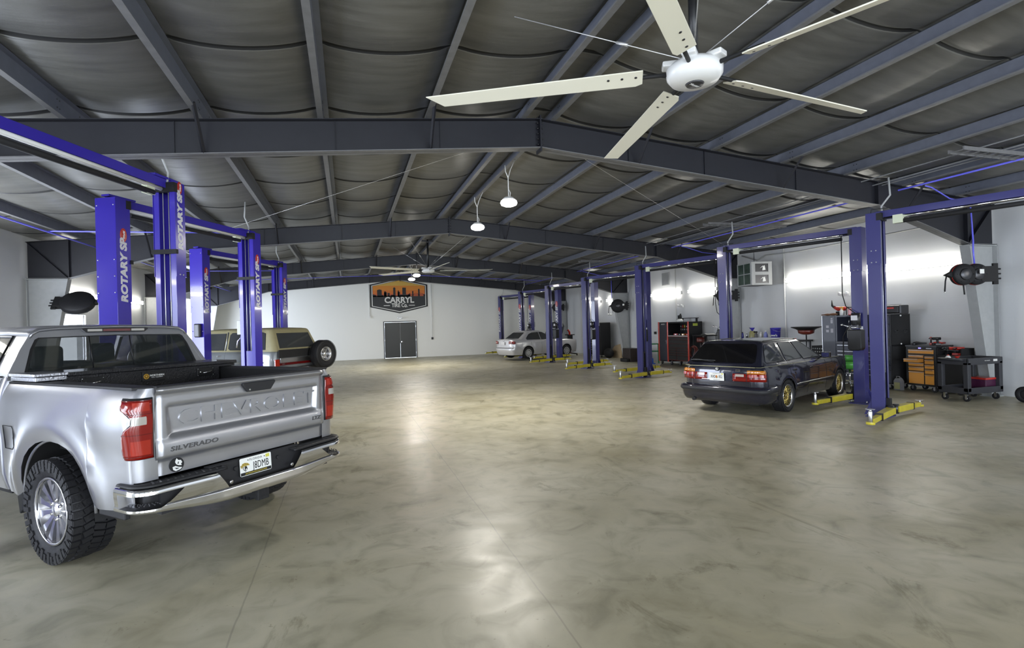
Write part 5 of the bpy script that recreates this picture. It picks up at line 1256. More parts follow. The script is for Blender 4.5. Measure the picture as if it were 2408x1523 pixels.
# ------------------------------------------------------------------ old off-roader with spare wheel
def offroader():
    # rear left lower corner world position and heading
    th = .98; cx, cy = -1.83, 14.95; f = Vector((-math.sin(th), math.cos(th), 0)); r_ = Vector((math.cos(th), math.sin(th), 0))
    o = Vector((cx, cy, 0))+r_*.98+f*1.05
    root = empty('off_roader', o, th, 'old two-tone off-roader with tan hard top and a spare wheel on its tail', 'off-roader')
    tan = MAT('tan_hard_top', (.30, .27, .15), .45, noise=.06); up_ = MAT('offroader_silver', (.20, .215, .22), .3, .4, coat=.7); lowc = MAT('offroader_grey', (.10, .105, .115), .3, .4, coat=.7)
    P = dict(SX=[(.55, .93), (.70, .975), (.95, .985), (1.10, .985), (1.20, .97), (1.28, .95), (1.33, .93)],
        YR=-1.05, YF=3.65, arches=[(0, .42, .45, .44), (2.66, .42, .45, .44)], zb=.56, crown=.03,
        belt=lambda y: 1.33-.05*sstep(2.0, 3.6, y), rear=[(.5, 0), (1.3, .0)], xb=(.92, 1.32), xr=(.78, 1.90), gr=(-1.04, -.80), gf=(1.95, 1.40), roofc=.05, kc=.10, top_paint=tan,
        windows=[[(-.72, 1.38), (-.66, 1.80), (-.56, 1.83), (.42, 1.83), (.48, 1.78), (.48, 1.42), (.42, 1.38)], [(.62, 1.38), (.62, 1.82), (1.30, 1.82), (1.62, 1.38)]],
        rwin=[(-.72, 1.40), (.72, 1.40), (.64, 1.80), (-.64, 1.80)], glass=M['wglass'], win_trim=M['black'], doors=(.55, 1.75), handles=(.72,), hz=1.22, handle_mat=M['chrome'])
    X, parts, sx, ry = car(root, P, up_)
    m = MB()
    for s in (-1, 1): m.prism([(.56, 1.32), (.56, 1.885), (1.42, 1.885), (1.95, 1.32), (1.80, 1.32), (1.35, 1.83), (.62, 1.83), (.62, 1.36), (.62, 1.32)], s*.79-.005, s*.79+.005, 'x')
    m.b.free()
    for s in (-1, 1):
        m = MB(); m.grid(lambda y, z: (s*(X(y, z)+.003), y, z), [y for y in lin(-.80, -.5, 3)+lin(.5, 2.15, 8)], lin(.62, 1.04, 4)); m.b.free()
        m = MB(); m.grid(lambda y, z: (s*(X(y, z)+.004), y, z), lin(.50, 2.15, 8), lin(.60, 1.02, 4)); m.build('lower_two_tone', lowc, parts[s])
        m = MB(); m.tube([(s*(X(y, 1.04)+.006), y, 1.04) for y in lin(-.7, 3.2, 14)], .014, 5); m.build('bright_moulding', M['metal'], parts[s])
        m = MB(); m.cbox((s*.90, -1.075, .99), (.15, .05, .26)); m.build('tail_lamp', M['lamp_bright'], root, bevel=.015)
        for y in (0, 2.66): mesh_wheel(root, s*.83, y, s, .39, .27, .20, M['alloy'], M['alloy'], 8)
        m = MB(); m.box(min(s*1.0, s*1.18), max(s*1.0, s*1.18), 1.62, 1.66, 1.38, 1.62); m.tube([(s*.95, 1.64, 1.30), (s*1.09, 1.64, 1.34), (s*1.09, 1.64, 1.45)], .012, 6); m.build('door_mirror', M['chrome'], root, bevel=.01)
        m = MB(); m.tube([(s*(sx(1.36)+.008), .56, 1.36), (s*(sx(1.85)+.008), .56, 1.85)], .02, 6); m.build('roof_joint', up_, root)
    m = MB(); m.box(-.84, .80, -1.090, -1.075, 1.15, 1.36); m.build('dark_tailgate_panel', M['mblack'], root)
    m = MB(); m.box(-.80, .80, -1.10, -1.085, 1.02, 1.14); m.build('tailgate_trim', M['metal'], root, bevel=.004)
    m = MB(); m.box(-.82, .60, -1.105, -1.09, .955, 1.015); b = m.build('tailgate_red_strip', M['lamp_dark'], root)
    m = MB(); m.text('GMC', .05, Matrix.Translation((-.70, -1.108, .985)) @ frame((0, 0, 0), (1, 0, 0), (0, 0, 1), (0, -1, 0)), .001, .001); m.build('badge_lettering', M['chrome'], b)
    m = MB(); m.box(-.98, .98, -1.24, -1.06, .72, .90); m.build('rear_bumper', M['chrome'], root, bevel=.03)
    m = MB(); m.tube([(.90, -1.12, .80), (.90, -1.16, 1.2), (.55, -1.16, 1.2), (.55, -1.16, 1.05)], .025, 8); m.build('spare_carrier', M['mblack'], root)
    sp = empty('spare_wheel'); sp.parent = root; sp.location = (.62, -1.36, 1.18); sp.rotation_euler = (0, 0, -PI/2-.15)
    tyre(sp, 0, 0, 1, .39, .27, .20, 0, cz=0)
    m = MB(); rim_barrel(m, 0, 0, 0, 1, .27, .20); m.build('rim_barrel', M['metal'], sp)
    m = MB(); m.lathe([(.001, .09), (.05, .09), (.06, .06), (.085, .03)], 30, 'x'); m.lathe([(.150, .03), (.165, .06), (.17, .10), (.20, .125), (.204, .11)], 30, 'x', close=True)
    for k in range(6):
        a = k*PI/3; m.loft([[(.045, .07*math.cos(a-.3), .07*math.sin(a-.3)), (.045, .07*math.cos(a+.3), .07*math.sin(a+.3)), (.02, .07*math.cos(a+.3), .07*math.sin(a+.3)), (.02, .07*math.cos(a-.3), .07*math.sin(a-.3))], [(.05, .16*math.cos(a-.2), .16*math.sin(a-.2)), (.05, .16*math.cos(a+.2), .16*math.sin(a+.2)), (.03, .16*math.cos(a+.2), .16*math.sin(a+.2)), (.03, .16*math.cos(a-.2), .16*math.sin(a-.2))]], True, False, True)
    m.build('wheel_face', M['alloy'], sp)
offroader()
# ------------------------------------------------------------------ workshop furniture along the right wall
M['cart'] = MAT('charcoal_cart_plastic', (.035, .036, .042), .5, bump=.05, bscale=90)
M['cardb'] = MAT('cardboard', (.40, .30, .18), .8, noise=.1)
M['olive'] = MAT('olive_fluid', (.33, .31, .14), .25, coat=.3)
M['sticker'] = MAT('sticker_pale', (.50, .50, .56), .5)
M['cloth'] = MAT('grey_cloth', (.22, .22, .21), .9)
M['greenp'] = MAT('green_enamel', (.02, .20, .07), .35)
M['jackblue'] = MAT('jack_blue', (.03, .12, .50), .35)
M['paper'] = MAT('paper', (.72, .72, .70), .7)
def prop(name, loc, label, cat, group=None, rz=0): return empty(name, loc, rz, label, cat, group)
def caster(parent, x, y, r=.055, z0=0):
    m = MB(); m.cyl((x-.018, y, z0+r), (x+.018, y, z0+r), r, 16); w = m.build('caster', M['rubber'], parent)
    m = MB(); m.box(x-.028, x+.028, y-.02, y+.02, z0+r, z0+r*2+.02); m.cyl((x-.024, y, z0+r), (x+.024, y, z0+r), r*.35, 10); m.build('caster_fork', M['metal'], w)
# front faces look towards -x ; local origin at the near front floor corner, +y runs away from the camera, +x towards the wall
def drawers(parent, y0, y1, zs, matf, handle, x=-.012, open_=None):
    for k, (a, b) in enumerate(zs):
        dx = -.16 if open_ == k else 0
        o = MB().box(x+dx, .0+.3*(open_ == k)*0+.01, y0+.006, y1-.006, a+.005, b-.005).build('drawer', matf, parent, bevel=.003)
        MB().box(x-.022+dx, x+dx, y0+.012, y1-.012, b-.030, b-.014).build('drawer_handle', handle, o, bevel=.003)
# --- tall navy cabinet
c = prop('tool_cabinet', (12.78, 9.84, 0), 'tall navy tool cabinet with an open hutch, behind the nearest blue post', 'tool cabinet')
m = MB(); m.box(0, .66, 1.55, 1.97, .13, 1.86); l = m.build('side_locker', M['dark'], c, bevel=.006)
MB().box(-.012, 0, 1.56, 1.96, .15, 1.84).build('locker_door', M['dark'], l, bevel=.004)
for y, z, w, h in ((1.66, 1.70, .07, .10), (1.66, 1.78, .06, .04), (1.80, 1.56, .09, .07), (1.80, 1.44, .09, .07), (1.66, 1.45, .08, .11)):
    MB().box(-.0145, -.012, y-w/2, y+w/2, z-h/2, z+h/2).build('sticker', M['sticker'], l)
MB().box(-.02, 0, 1.962, 1.975, .13, 1.86).build('edge_trim', M['metal'], l)
m = MB(); m.box(.62, .66, .42, 1.55, 1.10, 1.86); m.box(0, .66, .42, 1.55, 1.82, 1.86); m.box(0, .66, .42, .46, 1.16, 1.82); m.box(0, .66, 1.51, 1.55, 1.16, 1.82); m.build('hutch', M['dark'], c)
MB().box(-.02, .66, .42, 1.55, 1.10, 1.16).build('worktop', M['dkmetal'], c, bevel=.004)
MB().box(0, .66, .42, 1.55, .13, 1.10).build('lower_chest', M['dark'], c, bevel=.004)
drawers(c, .46, 1.50, ((.92, 1.08), (.82, .92), (.72, .82), (.60, .72), (.48, .60), (.34, .48), (.16, .34)), M['dark'], M['metal'])
MB().box(0, .66, .0, .42, .13, 1.86).build('end_locker', M['black'], c, bevel=.006)
drawers(c, .02, .40, ((1.62, 1.82), (1.44, 1.62), (1.26, 1.44), (.92, 1.08), (.82, .92), (.72, .82), (.60, .72), (.48, .60), (.16, .48)), M['dark'], M['dkmetal'])
m = MB(); m.box(.02, .64, -.012, 0, 1.10, 1.84); m.box(.02, .64, -.012, 0, .15, 1.06); d = m.build('end_panel', M['mblack'], c, bevel=.004)
m = MB()
for x in (.16, .46): m.tube([(x-.06, -.014, 1.46), (x-.03, -.04, 1.43), (x+.03, -.04, 1.43), (x+.06, -.014, 1.46)], .008, 6); m.box(x-.04, x+.04, -.02, -.012, 1.385, 1.395)
m.build('side_handle', M['dkmetal'], d)
m = MB()
for z in (1.82, 1.12): m.cyl((.31, -.03, z), (.31, -.012, z), .02, 12)
m.build('corner_cap', M['gboard'], d)
for x in (.08, .58):
    for y in (.1, 1.0, 1.85): caster(c, x, y)
t = prop('shop_rag', (12.86, 11.05, 1.42), 'grey rag hanging inside the open hutch of the navy cabinet', 'rag'); MB().grid(lambda y, z: (.02*math.sin(y*40), y, z), lin(-.07, .07, 8), lin(-.17, .17, 5)).build('cloth', M['cloth'], t, solid=.006)
MB().tube([(0, 0, .17), (.0, .0, .30), (.05, 0, .40)], .006, 5).build('hook', M['metal'], t)
t = prop('spray_can', (12.95, 10.62, 1.16), 'small black aerosol can on the worktop of the navy cabinet', 'spray can'); MB().lathe([(.001, 0), (.032, 0), (.033, .16), (.02, .18), (.018, .21), (.001, .21)], 16).build('can', M['black'], t); MB().lathe([(.0335, .04), (.0335, .12)], 16).build('label_band', M['gboard'], t)
# things on top of the cabinet
t = prop('leaf_blower', (13.15, 11.62, 1.86), 'red and black blower lying on the navy cabinet with its pointed nozzle up', 'blower')
m = MB(); m.loft([[(x+.06*math.cos(a)*s, y, .17+z+.05*math.sin(a)*s) for a in lin(0, 2*PI, 10)[:-1]] for x, y, z, s in ((0, -.26, .03, .6), (0, -.2, .02, 1.2), (0, 0, .02, 1.3), (0, .12, .05, .7))], True, True, True); m.build('blower_housing', M['red'], t)
m = MB(); m.tube([(0, .12, .24), (0, .19, .28), (0, .20, .44)], [.04, .03, .008], 8); m.build('nozzle', M['black'], t)
MB().cbox((0, -.05, .06), (.1, .2, .12)).build('battery_base', M['mblack'], t, bevel=.02)
t = prop('work_glove', (12.88, 11.60, 1.86), 'pair of brown work gloves under the red blower', 'gloves')
m = MB(); m.sphere((0, .12, .035), .1, 6, (.8, 1.1, .32)); m.sphere((0, -.06, .04), .1, 6, (.8, 1.3, .36)); 
for k in range(4): m.tube([(-.05+.03*k, .18, .035), (-.06+.035*k, .27, .03)], .016, 6)
m.build('leather', MAT('brown_leather', (.14, .06, .03), .7), t)
t = prop('spray_bottle', (12.9, 11.30, 1.86), 'clear spray bottle with an orange trigger on the navy cabinet', 'spray bottle')
MB().lathe([(.001, 0), (.045, 0), (.048, .12), (.02, .17), (.016, .2), (.001, .2)], 16).build('bottle', M['paper'], t)
m = MB(); m.cbox((0, .0, .22), (.03, .10, .035)); m.cbox((0, -.03, .19), (.02, .02, .07)); m.build('trigger', MAT('trigger_orange', (.75, .35, .02), .4), t)
t = prop('wire_basket', (12.9, 11.0, 1.86), 'dark red framed case standing on the navy cabinet', 'case')
MB().tube([(0, -.15, .01), (0, -.15, .2), (0, .13, .22), (0, .15, .16), (0, .15, .01)], .012, 6).build('frame', M['mblack'], t); MB().cbox((.05, 0, .09), (.08, .24, .18)).build('case_body', M['red'], t, bevel=.02)
t = prop('tool_case', (13.05, 9.9, 1.86), 'long black and red carry case on top of the navy cabinet near end', 'case')
m = MB(); m.cbox((0, .05, .11), (.26, .44, .20)); m.build('case_body', M['black'], t, bevel=.03)
MB().cbox((-.135, .08, .15), (.01, .26, .04)).build('red_stripe', M['red'], t)
m = MB(); m.cbox((0, -.20, .11), (.28, .05, .22)); m.build('end_bumper', M['dkmetal'], t, bevel=.02)
MB().tube([(0, -.17, .2), (0, -.15, .235), (0, .22, .235), (0, .25, .2)], .010, 6).build('carry_handle', M['metal'], t)
# crate stack beside the cabinet
for k in range(3):
    t = prop('plastic_crate', (13.25, 12.25, .335*k), ['black perforated crate at the bottom of the stack beside the navy cabinet', 'black perforated crate in the middle of the stack beside the navy cabinet', 'black perforated crate on top of the stack beside the navy cabinet'][k], 'crate', 'stacked black crates')
    m = MB()
    for s in (-1, 1):
        m.box(-.2, .2, s*.2-.008, s*.2+.008, .0, .33); m.box(s*.2-.008, s*.2+.008, -.2, .2, 0, .33)
    m.box(-.2, .2, -.2, .2, 0, .015); b = m.build('crate_walls', M['rubber'], t)
    m = MB()
    for i in range(5):
        for j in range(3): m.cyl((-.212, -.15+i*.075, .07+j*.09), (-.2, -.15+i*.075, .07+j*.09), .02, 8); m.cyl((-.15+i*.075, -.212, .07+j*.09), (-.15+i*.075, -.2, .07+j*.09), .02, 8)
    m.build('vent_holes', M['column'], t)
# --- orange chest
c = prop('orange_tool_chest', (12.98, 8.93, 0), 'black rolling tool chest with orange drawers and one drawer pulled open', 'tool chest')
MB().box(0, .55, 0, .70, .14, 1.08).build('chest_body', M['black'], c, bevel=.008)
MB().box(-.01, .56, -.01, .71, 1.06, 1.10).build('chest_top', M['dkmetal'], c, bevel=.004)
drawers(c, .05, .64, ((.90, 1.0),), M['orange'], M['metal'])
drawers(c, .28, .64, ((.80, .87), (.70, .79), (.60, .69), (.49, .59), (.18, .48)), M['orange'], M['metal'], open_=1)
drawers(c, .05, .26, ((.78, .85), (.66, .77), (.55, .65), (.43, .54), (.18, .42)), M['orange'], M['metal'])
m = MB(); m.box(-.004, 0, .34, .40, 1.02, 1.045); m.build('power_display', MAT('display_glow', (.2, .2, .9), .4, emis=(.25, .2, 1), es=1.5), c)
m = MB(); m.box(-.004, 0, .10, .22, 1.02, 1.04); m.build('maker_badge', M['sticker'], c)
for x in (.08, .48):
    for y in (.1, .6): caster(c, x, y, .065)
c = prop('tool_rack', (12.98, 8.39, 0), 'black open rack crammed with red tools between the orange chest and the column', 'tool rack')
m = MB(); m.box(0, .40, 0, .53, .14, .70); m.box(0, .40, 0, .02, .7, 1.05); m.box(0, .40, .51, .53, .7, 1.05); m.box(.38, .40, 0, .53, .7, 1.05); m.box(0, .4, 0, .53, .86, .88); m.build('rack_frame', M['mblack'], c)
for x in (.06, .34):
    for y in (.08, .45): caster(c, x, y, .065)
MB().tube([(-.02, .05, 1.0), (-.04, .3, 1.01), (-.02, .51, 1.0)], .010, 6).build('push_bar', M['dkmetal'], c)
def drill(loc, rz, mat, lab):
    t = prop('cordless_drill', loc, lab, 'power tool', 'power tools on the rack and the orange chest', rz)
    m = MB(); m.cyl((0, -.09, .16), (0, .07, .16), .033, 12); m.build('drill_body', mat, t)
    m = MB(); m.cyl((0, .07, .16), (0, .14, .16), .018, 10, .010); m.build('chuck', M['dkmetal'], t)
    m = MB(); m.prism([(-.045, .14), (.0, .14), (-.015, .05), (-.055, .05)], -.017, .017, 'x'); m.build('grip', M['mblack'], t, bevel=.006)
    MB().cbox((0, -.035, .028), (.07, .11, .05)).build('battery', mat, t, bevel=.008)
drill((13.12, 8.52, .885), 1.2, M['red'], 'red drill standing on the upper shelf of the tool rack, nearest the column')
drill((13.12, 8.66, .885), .6, M['red'], 'red drill standing on the upper shelf of the tool rack, middle one')
drill((13.14, 8.80, .885), 1.5, M['black'], 'black drill on the upper shelf of the tool rack, nearest the orange chest')
drill((13.12, 9.02, 1.10), .9, M['black'], 'black drill lying on the orange chest at its near corner')
drill((13.25, 9.22, 1.10), 2.2, M['red'], 'dark red impact driver on the orange chest, middle of the clutter')
for k, (x, y, z, L_, mat, lab) in enumerate(((13.08, 9.36, 1.10, .26, 'black', 'black air tool lying on the far end of the orange chest'), (13.35, 9.1, 1.10, .30, 'red', 'red grinder lying at the back of the orange chest'), (13.2, 8.65, .70, .2, 'red', 'red sander on the lower shelf of the tool rack'))):
    t = prop('air_tool', (x, y, z), lab, 'power tool', 'air tools lying on the storage', .4+k)
    MB().tube([(0, -L_/2, .045), (0, -.02, .045), (0, .06, .05), (0, L_/2, .04)], [.018, .028, .042, .03], 10).build('tool_body', M[mat], t); MB().cyl((0, L_/2-.01, 0.0), (0, L_/2-.01, .05), .045, 14).build('tool_head', M['dkmetal'], t)
# --- service cart
c = prop('service_cart', (12.14, 7.74, 0), 'black plastic two-shelf utility cart in front of the orange tool chest', 'utility cart')
def traybody(z, h, name):
    m = MB(); w, d = 1.05, .60; m.box(.03, w-.03, .03, d-.03, z, z+.02)
    for a in ((0, w, 0, .03), (0, w, d-.03, d), (0, .03, 0, d), (w-.03, w, 0, d)): m.box(a[0], a[1], a[2], a[3], z-.04, z+h)
    return m.build(name, M['cart'], c, bevel=.012)
traybody(.80, .10, 'top_shelf'); traybody(.20, .09, 'lower_shelf')
for x in (.05, 1.0):
    for y in (.05, .55): m = MB(); m.prism([(x-.05, y-.05), (x+.05, y-.05), (x+.05, y+.05), (x-.05, y+.05)], .20, .82, 'z'); m.build('leg', M['cart'], c, bevel=.015)
MB().tube([(.02, .08, .86), (-.10, .10, .88), (-.10, .50, .88), (.02, .52, .86)], .022, 10).build('handle', M['cart'], c)
for x in (.09, .96):
    for y in (.09, .51): caster(c, x, y, .065)
m = MB(); m.box(.76, .88, -.004, .0, .815, .86); m.box(.50, .66, -.003, 0, .825, .845); m.build('shelf_sticker', M['paper'], c)
m = MB(); m.text('Rubbermaid', .04, Matrix.Translation((.58, -.004, .835)) @ frame((0, 0, 0), (1, 0, 0), (0, 0, 1), (0, -1, 0)), .0005, .0004); m.build('shelf_lettering', M['dkmetal'], c)
t = prop('storage_box', (12.95, 7.98, .22), 'dark red lidded box on the lower shelf of the utility cart', 'box')
MB().box(-.16, .16, -.16, .16, 0, .21).build('box_body', MAT('box_purple', (.06, .01, .04), .4), t, bevel=.015); MB().box(-.17, .17, -.17, .17, .20, .24).build('lid', M['red'], t, bevel=.008)
t = prop('flashlight', (12.20, 8.1, .845), 'yellow and white marked black torch at the handle end of the utility cart', 'torch'); MB().tube([(-.11, .0, .03), (.10, .12, .03)], .025, 10).build('torch_body', M['mblack'], t); MB().tube([(-.02, .05, .03), (.06, .1, .03)], .0258, 10).build('yellow_band', M['yellow'], t)
t = prop('white_bottle', (12.30, 8.22, .83), 'white plastic bottle with red cap on the utility cart', 'bottle'); MB().lathe([(.001, 0), (.05, 0), (.052, .07), (.02, .11), (.001, .11)], 16).build('bottle', M['gboard'], t); MB().lathe([(.022, .10), (.022, .125), (.001, .125)], 12).build('cap', M['red'], t)
t = prop('funnel', (12.42, 8.12, .83), 'small red funnel lying in the utility cart', 'funnel'); MB().lathe([(.008, 0), (.01, .03), (.05, .09), (.052, .095)], 16).build('funnel_cone', M['red'], t)
for k, (x, y, r, lab) in enumerate(((12.62, 8.05, .3, 'chrome spanner in the top tray of the utility cart, left one'), (12.78, 8.1, .9, 'chrome spanner in the top tray of the utility cart, right one'))):
    t = prop('spanner', (x, y, .823), lab, 'spanner', 'spanners in the utility cart', r)
    m = MB(); m.box(-.1, .1, -.009, .009, 0, .007); m.cyl((-.105, 0, 0), (-.105, 0, .008), .02, 10); m.cyl((.105, 0, 0), (.105, 0, .008), .018, 10); m.build('spanner_body', M['chrome'], t)
t = prop('oil_jug', (12.84, 9.72, 0), 'grey oil jug with a printed label standing by the navy cabinet', 'jug')
MB().prism([(-.09, 0), (.09, 0), (.095, .22), (.05, .29), (-.05, .29), (-.095, .22)], -.06, .06, 'x').build('jug_body', M['flange'], t, bevel=.012); MB().box(-.0625, -.060, -.07, .07, .03, .19).build('printed_label', M['olive'], t)
m = MB(); m.tube([(0, -.03, .28), (0, -.03, .33), (0, .05, .33), (0, .06, .27)], .012, 6); m.cyl((0, -.05, .28), (0, -.05, .31), .018, 10); m.build('jug_handle', M['flange'], t)
t = prop('small_wheel', (13.05, 7.28, 0), 'small black wheel standing at the extreme right edge', 'wheel'); tyre(t, 0, 0, -1, .16, .09, .08, 0); MB().lathe([(.001, -.03), (.07, -.03), (.085, -.02)], 20, 'x', (0, 0, .16)).build('wheel_disc', M['dkmetal'], t)
# --- green shop stool
t = prop('shop_stool', (12.2, 10.50, 0), 'green rolling shop stool behind the nose of the dark station wagon', 'stool', rz=.2)
m = MB(); m.lathe([(.001, .50), (.20, .50), (.27, .55), (.29, .64), (.26, .69), (.1, .68), (.001, .675)], 28); m.build('seat', M['green'], t)
m = MB(); m.grid(lambda a, z: (.25*math.cos(a)-.0, .25*math.sin(a), z+.02*math.sin(a)), lin(-.9, .9, 10), [.66, .74, .82]); m.build('backrest', M['green'], t, solid=.03)
MB().cyl((0, 0, .12), (0, 0, .5), .022, 12).build('gas_column', M['chrome'], t)
for k in range(5):
    a = 2*PI*k/5; m = MB(); m.tube([(0, 0, .14), (.26*math.cos(a), .26*math.sin(a), .10)], .018, 8); l = m.build('leg', M['chrome'], t); MB().sphere((.26*math.cos(a), .26*math.sin(a), .042), .042, 6, (1, .6, 1)).build('caster', M['rubber'], l)
# --- oil drain
t = prop('oil_drain', (12.8, 12.4, 0), 'black and red oil drain pan raised on a thin pole behind the station wagon', 'oil drain')
MB().lathe([(.06, 1.33), (.15, 1.36), (.20, 1.38), (.22, 1.46), (.28, 1.50), (.40, 1.545), (.40, 1.565), (.27, 1.53), (.18, 1.44), (.001, 1.42)], 36).build('pan_rim', M['black'], t)
MB().lathe([(.001, 1.325), (.10, 1.335), (.205, 1.375), (.225, 1.465), (.215, 1.47)], 36).build('pan_bowl', M['dkred'], t)
MB().cyl((0, 0, .55), (0, 0, 1.34), .018, 10).build('pole', M['dkmetal'], t)
MB().lathe([(.001, .08), (.20, .08), (.22, .12), (.22, .5), (.18, .56), (.001, .57)], 28).build('drain_tank', M['dkred'], t)
for k in range(4): a = PI/4+k*PI/2; MB().sphere((.2*math.cos(a), .2*math.sin(a), .04), .04, 6).build('caster', M['rubber'], t)
# --- wall bench behind the wagon and what stands on it
t = prop('workbench', (13.3, 14.45, 0), 'steel workbench against the right wall hidden behind the station wagon roof', 'workbench')
MB().box(-.33, .33, -1.5, 1.35, 1.10, 1.15).build('bench_top', M['dkmetal'], t, bevel=.005)
for x in (-.28, .28):
    for y in (-1.42, 1.27): MB().box(x-.025, x+.025, y-.025, y+.025, 0, 1.10).build('leg', M['dkmetal'], t)
t = prop('bucket', (13.3, 14.1, 1.15), 'blue bucket with white lettering on the wall bench', 'bucket')
MB().lathe([(.001, 0), (.135, 0), (.155, .34), (.162, .345), (.165, .37), (.158, .375), (.148, .36), (.130, .02), (.001, .02)], 32).build('bucket_body', M['pblue'], t)
m = MB(); 
m.text("Lowe's", .10, frame((-.152, -.05, .13), (.28, -.96, 0), (0, 0, 1), (-.96, -.28, 0)), .004, .002); m.build('lettering', M['gboard'], t)
m = MB(); m.tube([(-.158*math.cos(a), .158*math.sin(a)*-1, .34-.09*math.sin(a)**1) for a in lin(0.2, PI-.2, 12)], .004, 5); m.build('bail_handle', M['metal'], t)
def bottle(loc, prof, mat, capmat, lab, name='bottle', extra=None):
    t = prop(name, loc, lab, 'bottle', 'bottles on the wall bench'); h = prof[-1][1]
    MB().lathe([(.001, 0)]+prof+[(.001, h)], 18).build('bottle_body', mat, t)
    MB().lathe([(prof[-1][0]*1.15, h-.005), (prof[-1][0]*1.15, h+.03), (.001, h+.032)], 14).build('cap', capmat, t); return t
bottle((13.2, 14.42, 1.15), [(.06, 0), (.062, .16), (.03, .22), (.022, .25)], MAT('bottle_pale_blue', (.25, .28, .62), .3), M['gboard'], 'pale blue bottle touching the blue bucket')
bottle((13.3, 15.62, 1.15), [(.035, 0), (.038, .10), (.028, .17), (.014, .20)], MAT('bottle_navy', (.04, .04, .22), .3), M['mblack'], 'dark blue bottle at the far end of the wall bench')
bottle((13.3, 15.40, 1.15), [(.035, 0), (.036, .15), (.02, .18)], M['metal'], M['gboard'], 'silver spray can beside the dark blue bottle', 'spray_can')
bottle((13.25, 14.70, 1.15), [(.04, 0), (.04, .14), (.02, .2)], M['paper'], M['gboard'], 'white bottle behind the black drill on the wall bench')
t = prop('fluid_jug', (13.28, 15.12, 1.15), 'olive fluid jug with a blue funnel stuck in its top on the wall bench', 'jug')
MB().lathe([(.001, 0), (.11, 0), (.115, .05), (.10, .22), (.07, .27), (.001, .27)], 20).build('jug_body', M['olive'], t)
MB().lathe([(.018, .25), (.03, .29), (.075, .36), (.08, .38), (.07, .38)], 20).build('funnel', M['pblue'], t)
MB().tube([(0, .05, .32), (0, .13, .38)], .014, 6).build('funnel_tab', M['dkmetal'], t)
t = prop('trigger_sprayer', (13.2, 14.86, 1.15), 'black trigger sprayer among the bottles on the wall bench', 'sprayer')
MB().lathe([(.001, 0), (.05, 0), (.05, .15), (.02, .2), (.001, .2)], 16).build('bottle_body', M['flange'], t); m = MB(); m.cbox((0, .02, .235), (.035, .14, .05)); m.tube([(0, -.02, .21), (0, -.06, .14)], .01, 6); m.build('trigger', M['mblack'], t)
t = prop('tape_roll', (13.1, 13.15, 1.15), 'small dark red roll at the near end of the wall bench', 'roll'); MB().lathe([(.03, 0), (.06, 0), (.06, .05), (.03, .05)], 20, close=True).build('roll', M['red'], t)
# --- red and black cabinet
c = prop('red_tool_cabinet', (12.9, 18.15, 0), 'tall black tool cabinet with red edges and a hutch full of tools', 'tool cabinet')
MB().box(0, .62, 1.42, 2.15, .12, 1.79).build('side_locker', M['black'], c, bevel=.005)
lk = MB().box(-.012, 0, 1.52, 2.08, .16, 1.75).build('locker_door', M['dark'], c, bevel=.004)
MB().cbox((-.03, 1.58, .95), (.03, .03, .14)).build('locker_handle', M['chrome'], lk)
m = MB(); m.text('MATCO', .07, Matrix.Translation((-.013, 1.80, 1.70)) @ frame((0, 0, 0), (0, -1, 0), (0, 0, 1), (-1, 0, 0)), .001, .001); m.build('maker_lettering', M['gboard'], lk)
for y in (2.12, 1.46, .03): MB().box(-.035, .0, y-.035, y+.035, .12, 1.80).build('red_trim', MAT('red_edge', (.62, .07, .05), .2, coat=.6) if y > 2.1 else bpy.data.materials['red_edge'], c, bevel=.01)
m = MB(); m.box(.58, .62, 0, 1.42, 1.20, 1.79); m.box(0, .62, 0, 1.42, 1.74, 1.79); m.box(0, .62, 0, .03, 1.2, 1.79); m.build('hutch', M['mblack'], c)
MB().box(-.02, .62, .07, 1.42, 1.19, 1.24).build('worktop', M['metal'], c, bevel=.004)
MB().box(0, .62, 0, 1.42, .20, 1.19).build('lower_chest', M['dkred'], c, bevel=.004)
drawers(c, .08, 1.40, ((1.06, 1.17), (.90, 1.06), (.72, .90)), M['black'], M['black'])
drawers(c, .08, .86, ((.62, .72), (.52, .62), (.42, .52), (.22, .42)), M['black'], M['black']); drawers(c, .88, 1.40, ((.62, .72), (.52, .62), (.42, .52), (.22, .42)), M['black'], M['black'])
for x in (.08, .54):
    for y in (.1, .75, 1.35, 2.05): caster(c, x, y, .07)
MB().box(.02, .60, -.008, 0, .22, 1.78).build('side_panel', M['black'], c)
MB().box(.18, .40, -.010, -.008, 1.62, 1.72).build('yellow_sticker', MAT('sticker_lime', (.35, .40, .05), .5), c)
rng = random.Random(3)
for k in range(9):
    y = 18.32+k*.13; kind = k % 3
    lab = 'small tool hanging in the red-edged cabinet, number %s from its near side' % ['one', 'two', 'three', 'four', 'five', 'six', 'seven', 'eight', 'nine'][k]
    t = prop('hanging_tool', (13.38, y, 1.5), lab, 'hand tool', 'tools hanging in the red-edged cabinet', 0)
    mt = [M['yellow'], M['red'], M['metal']][kind]
    MB().cyl((0, 0, -.12), (0, 0, .05), .012, 8).build('tool_shaft', M['metal'], t); MB().tube([(0, 0, .04), (0, 0, .16)], .022, 8).build('tool_grip', mt, t)
for k, (y, s, mt) in enumerate(((18.45, .10, 'red'), (18.75, .08, 'orange'), (19.0, .07, 'mblack'), (19.3, .09, 'red'))):
    t = prop('socket_case', (13.1, y, 1.24), 'small %s case on the worktop of the red-edged cabinet, %s' % (['red', 'orange', 'black', 'second red'][k], ['near end', 'left of the near red one', 'third along', 'far end']
        [k]), 'case', None, .2*k)
    MB().box(-.08, .08, -s, s, 0, .07).build('case_body', M[mt], t, bevel=.01); MB().box(-.09, -.08, -.03, .03, .02, .05).build('latch', M['metal'], t)
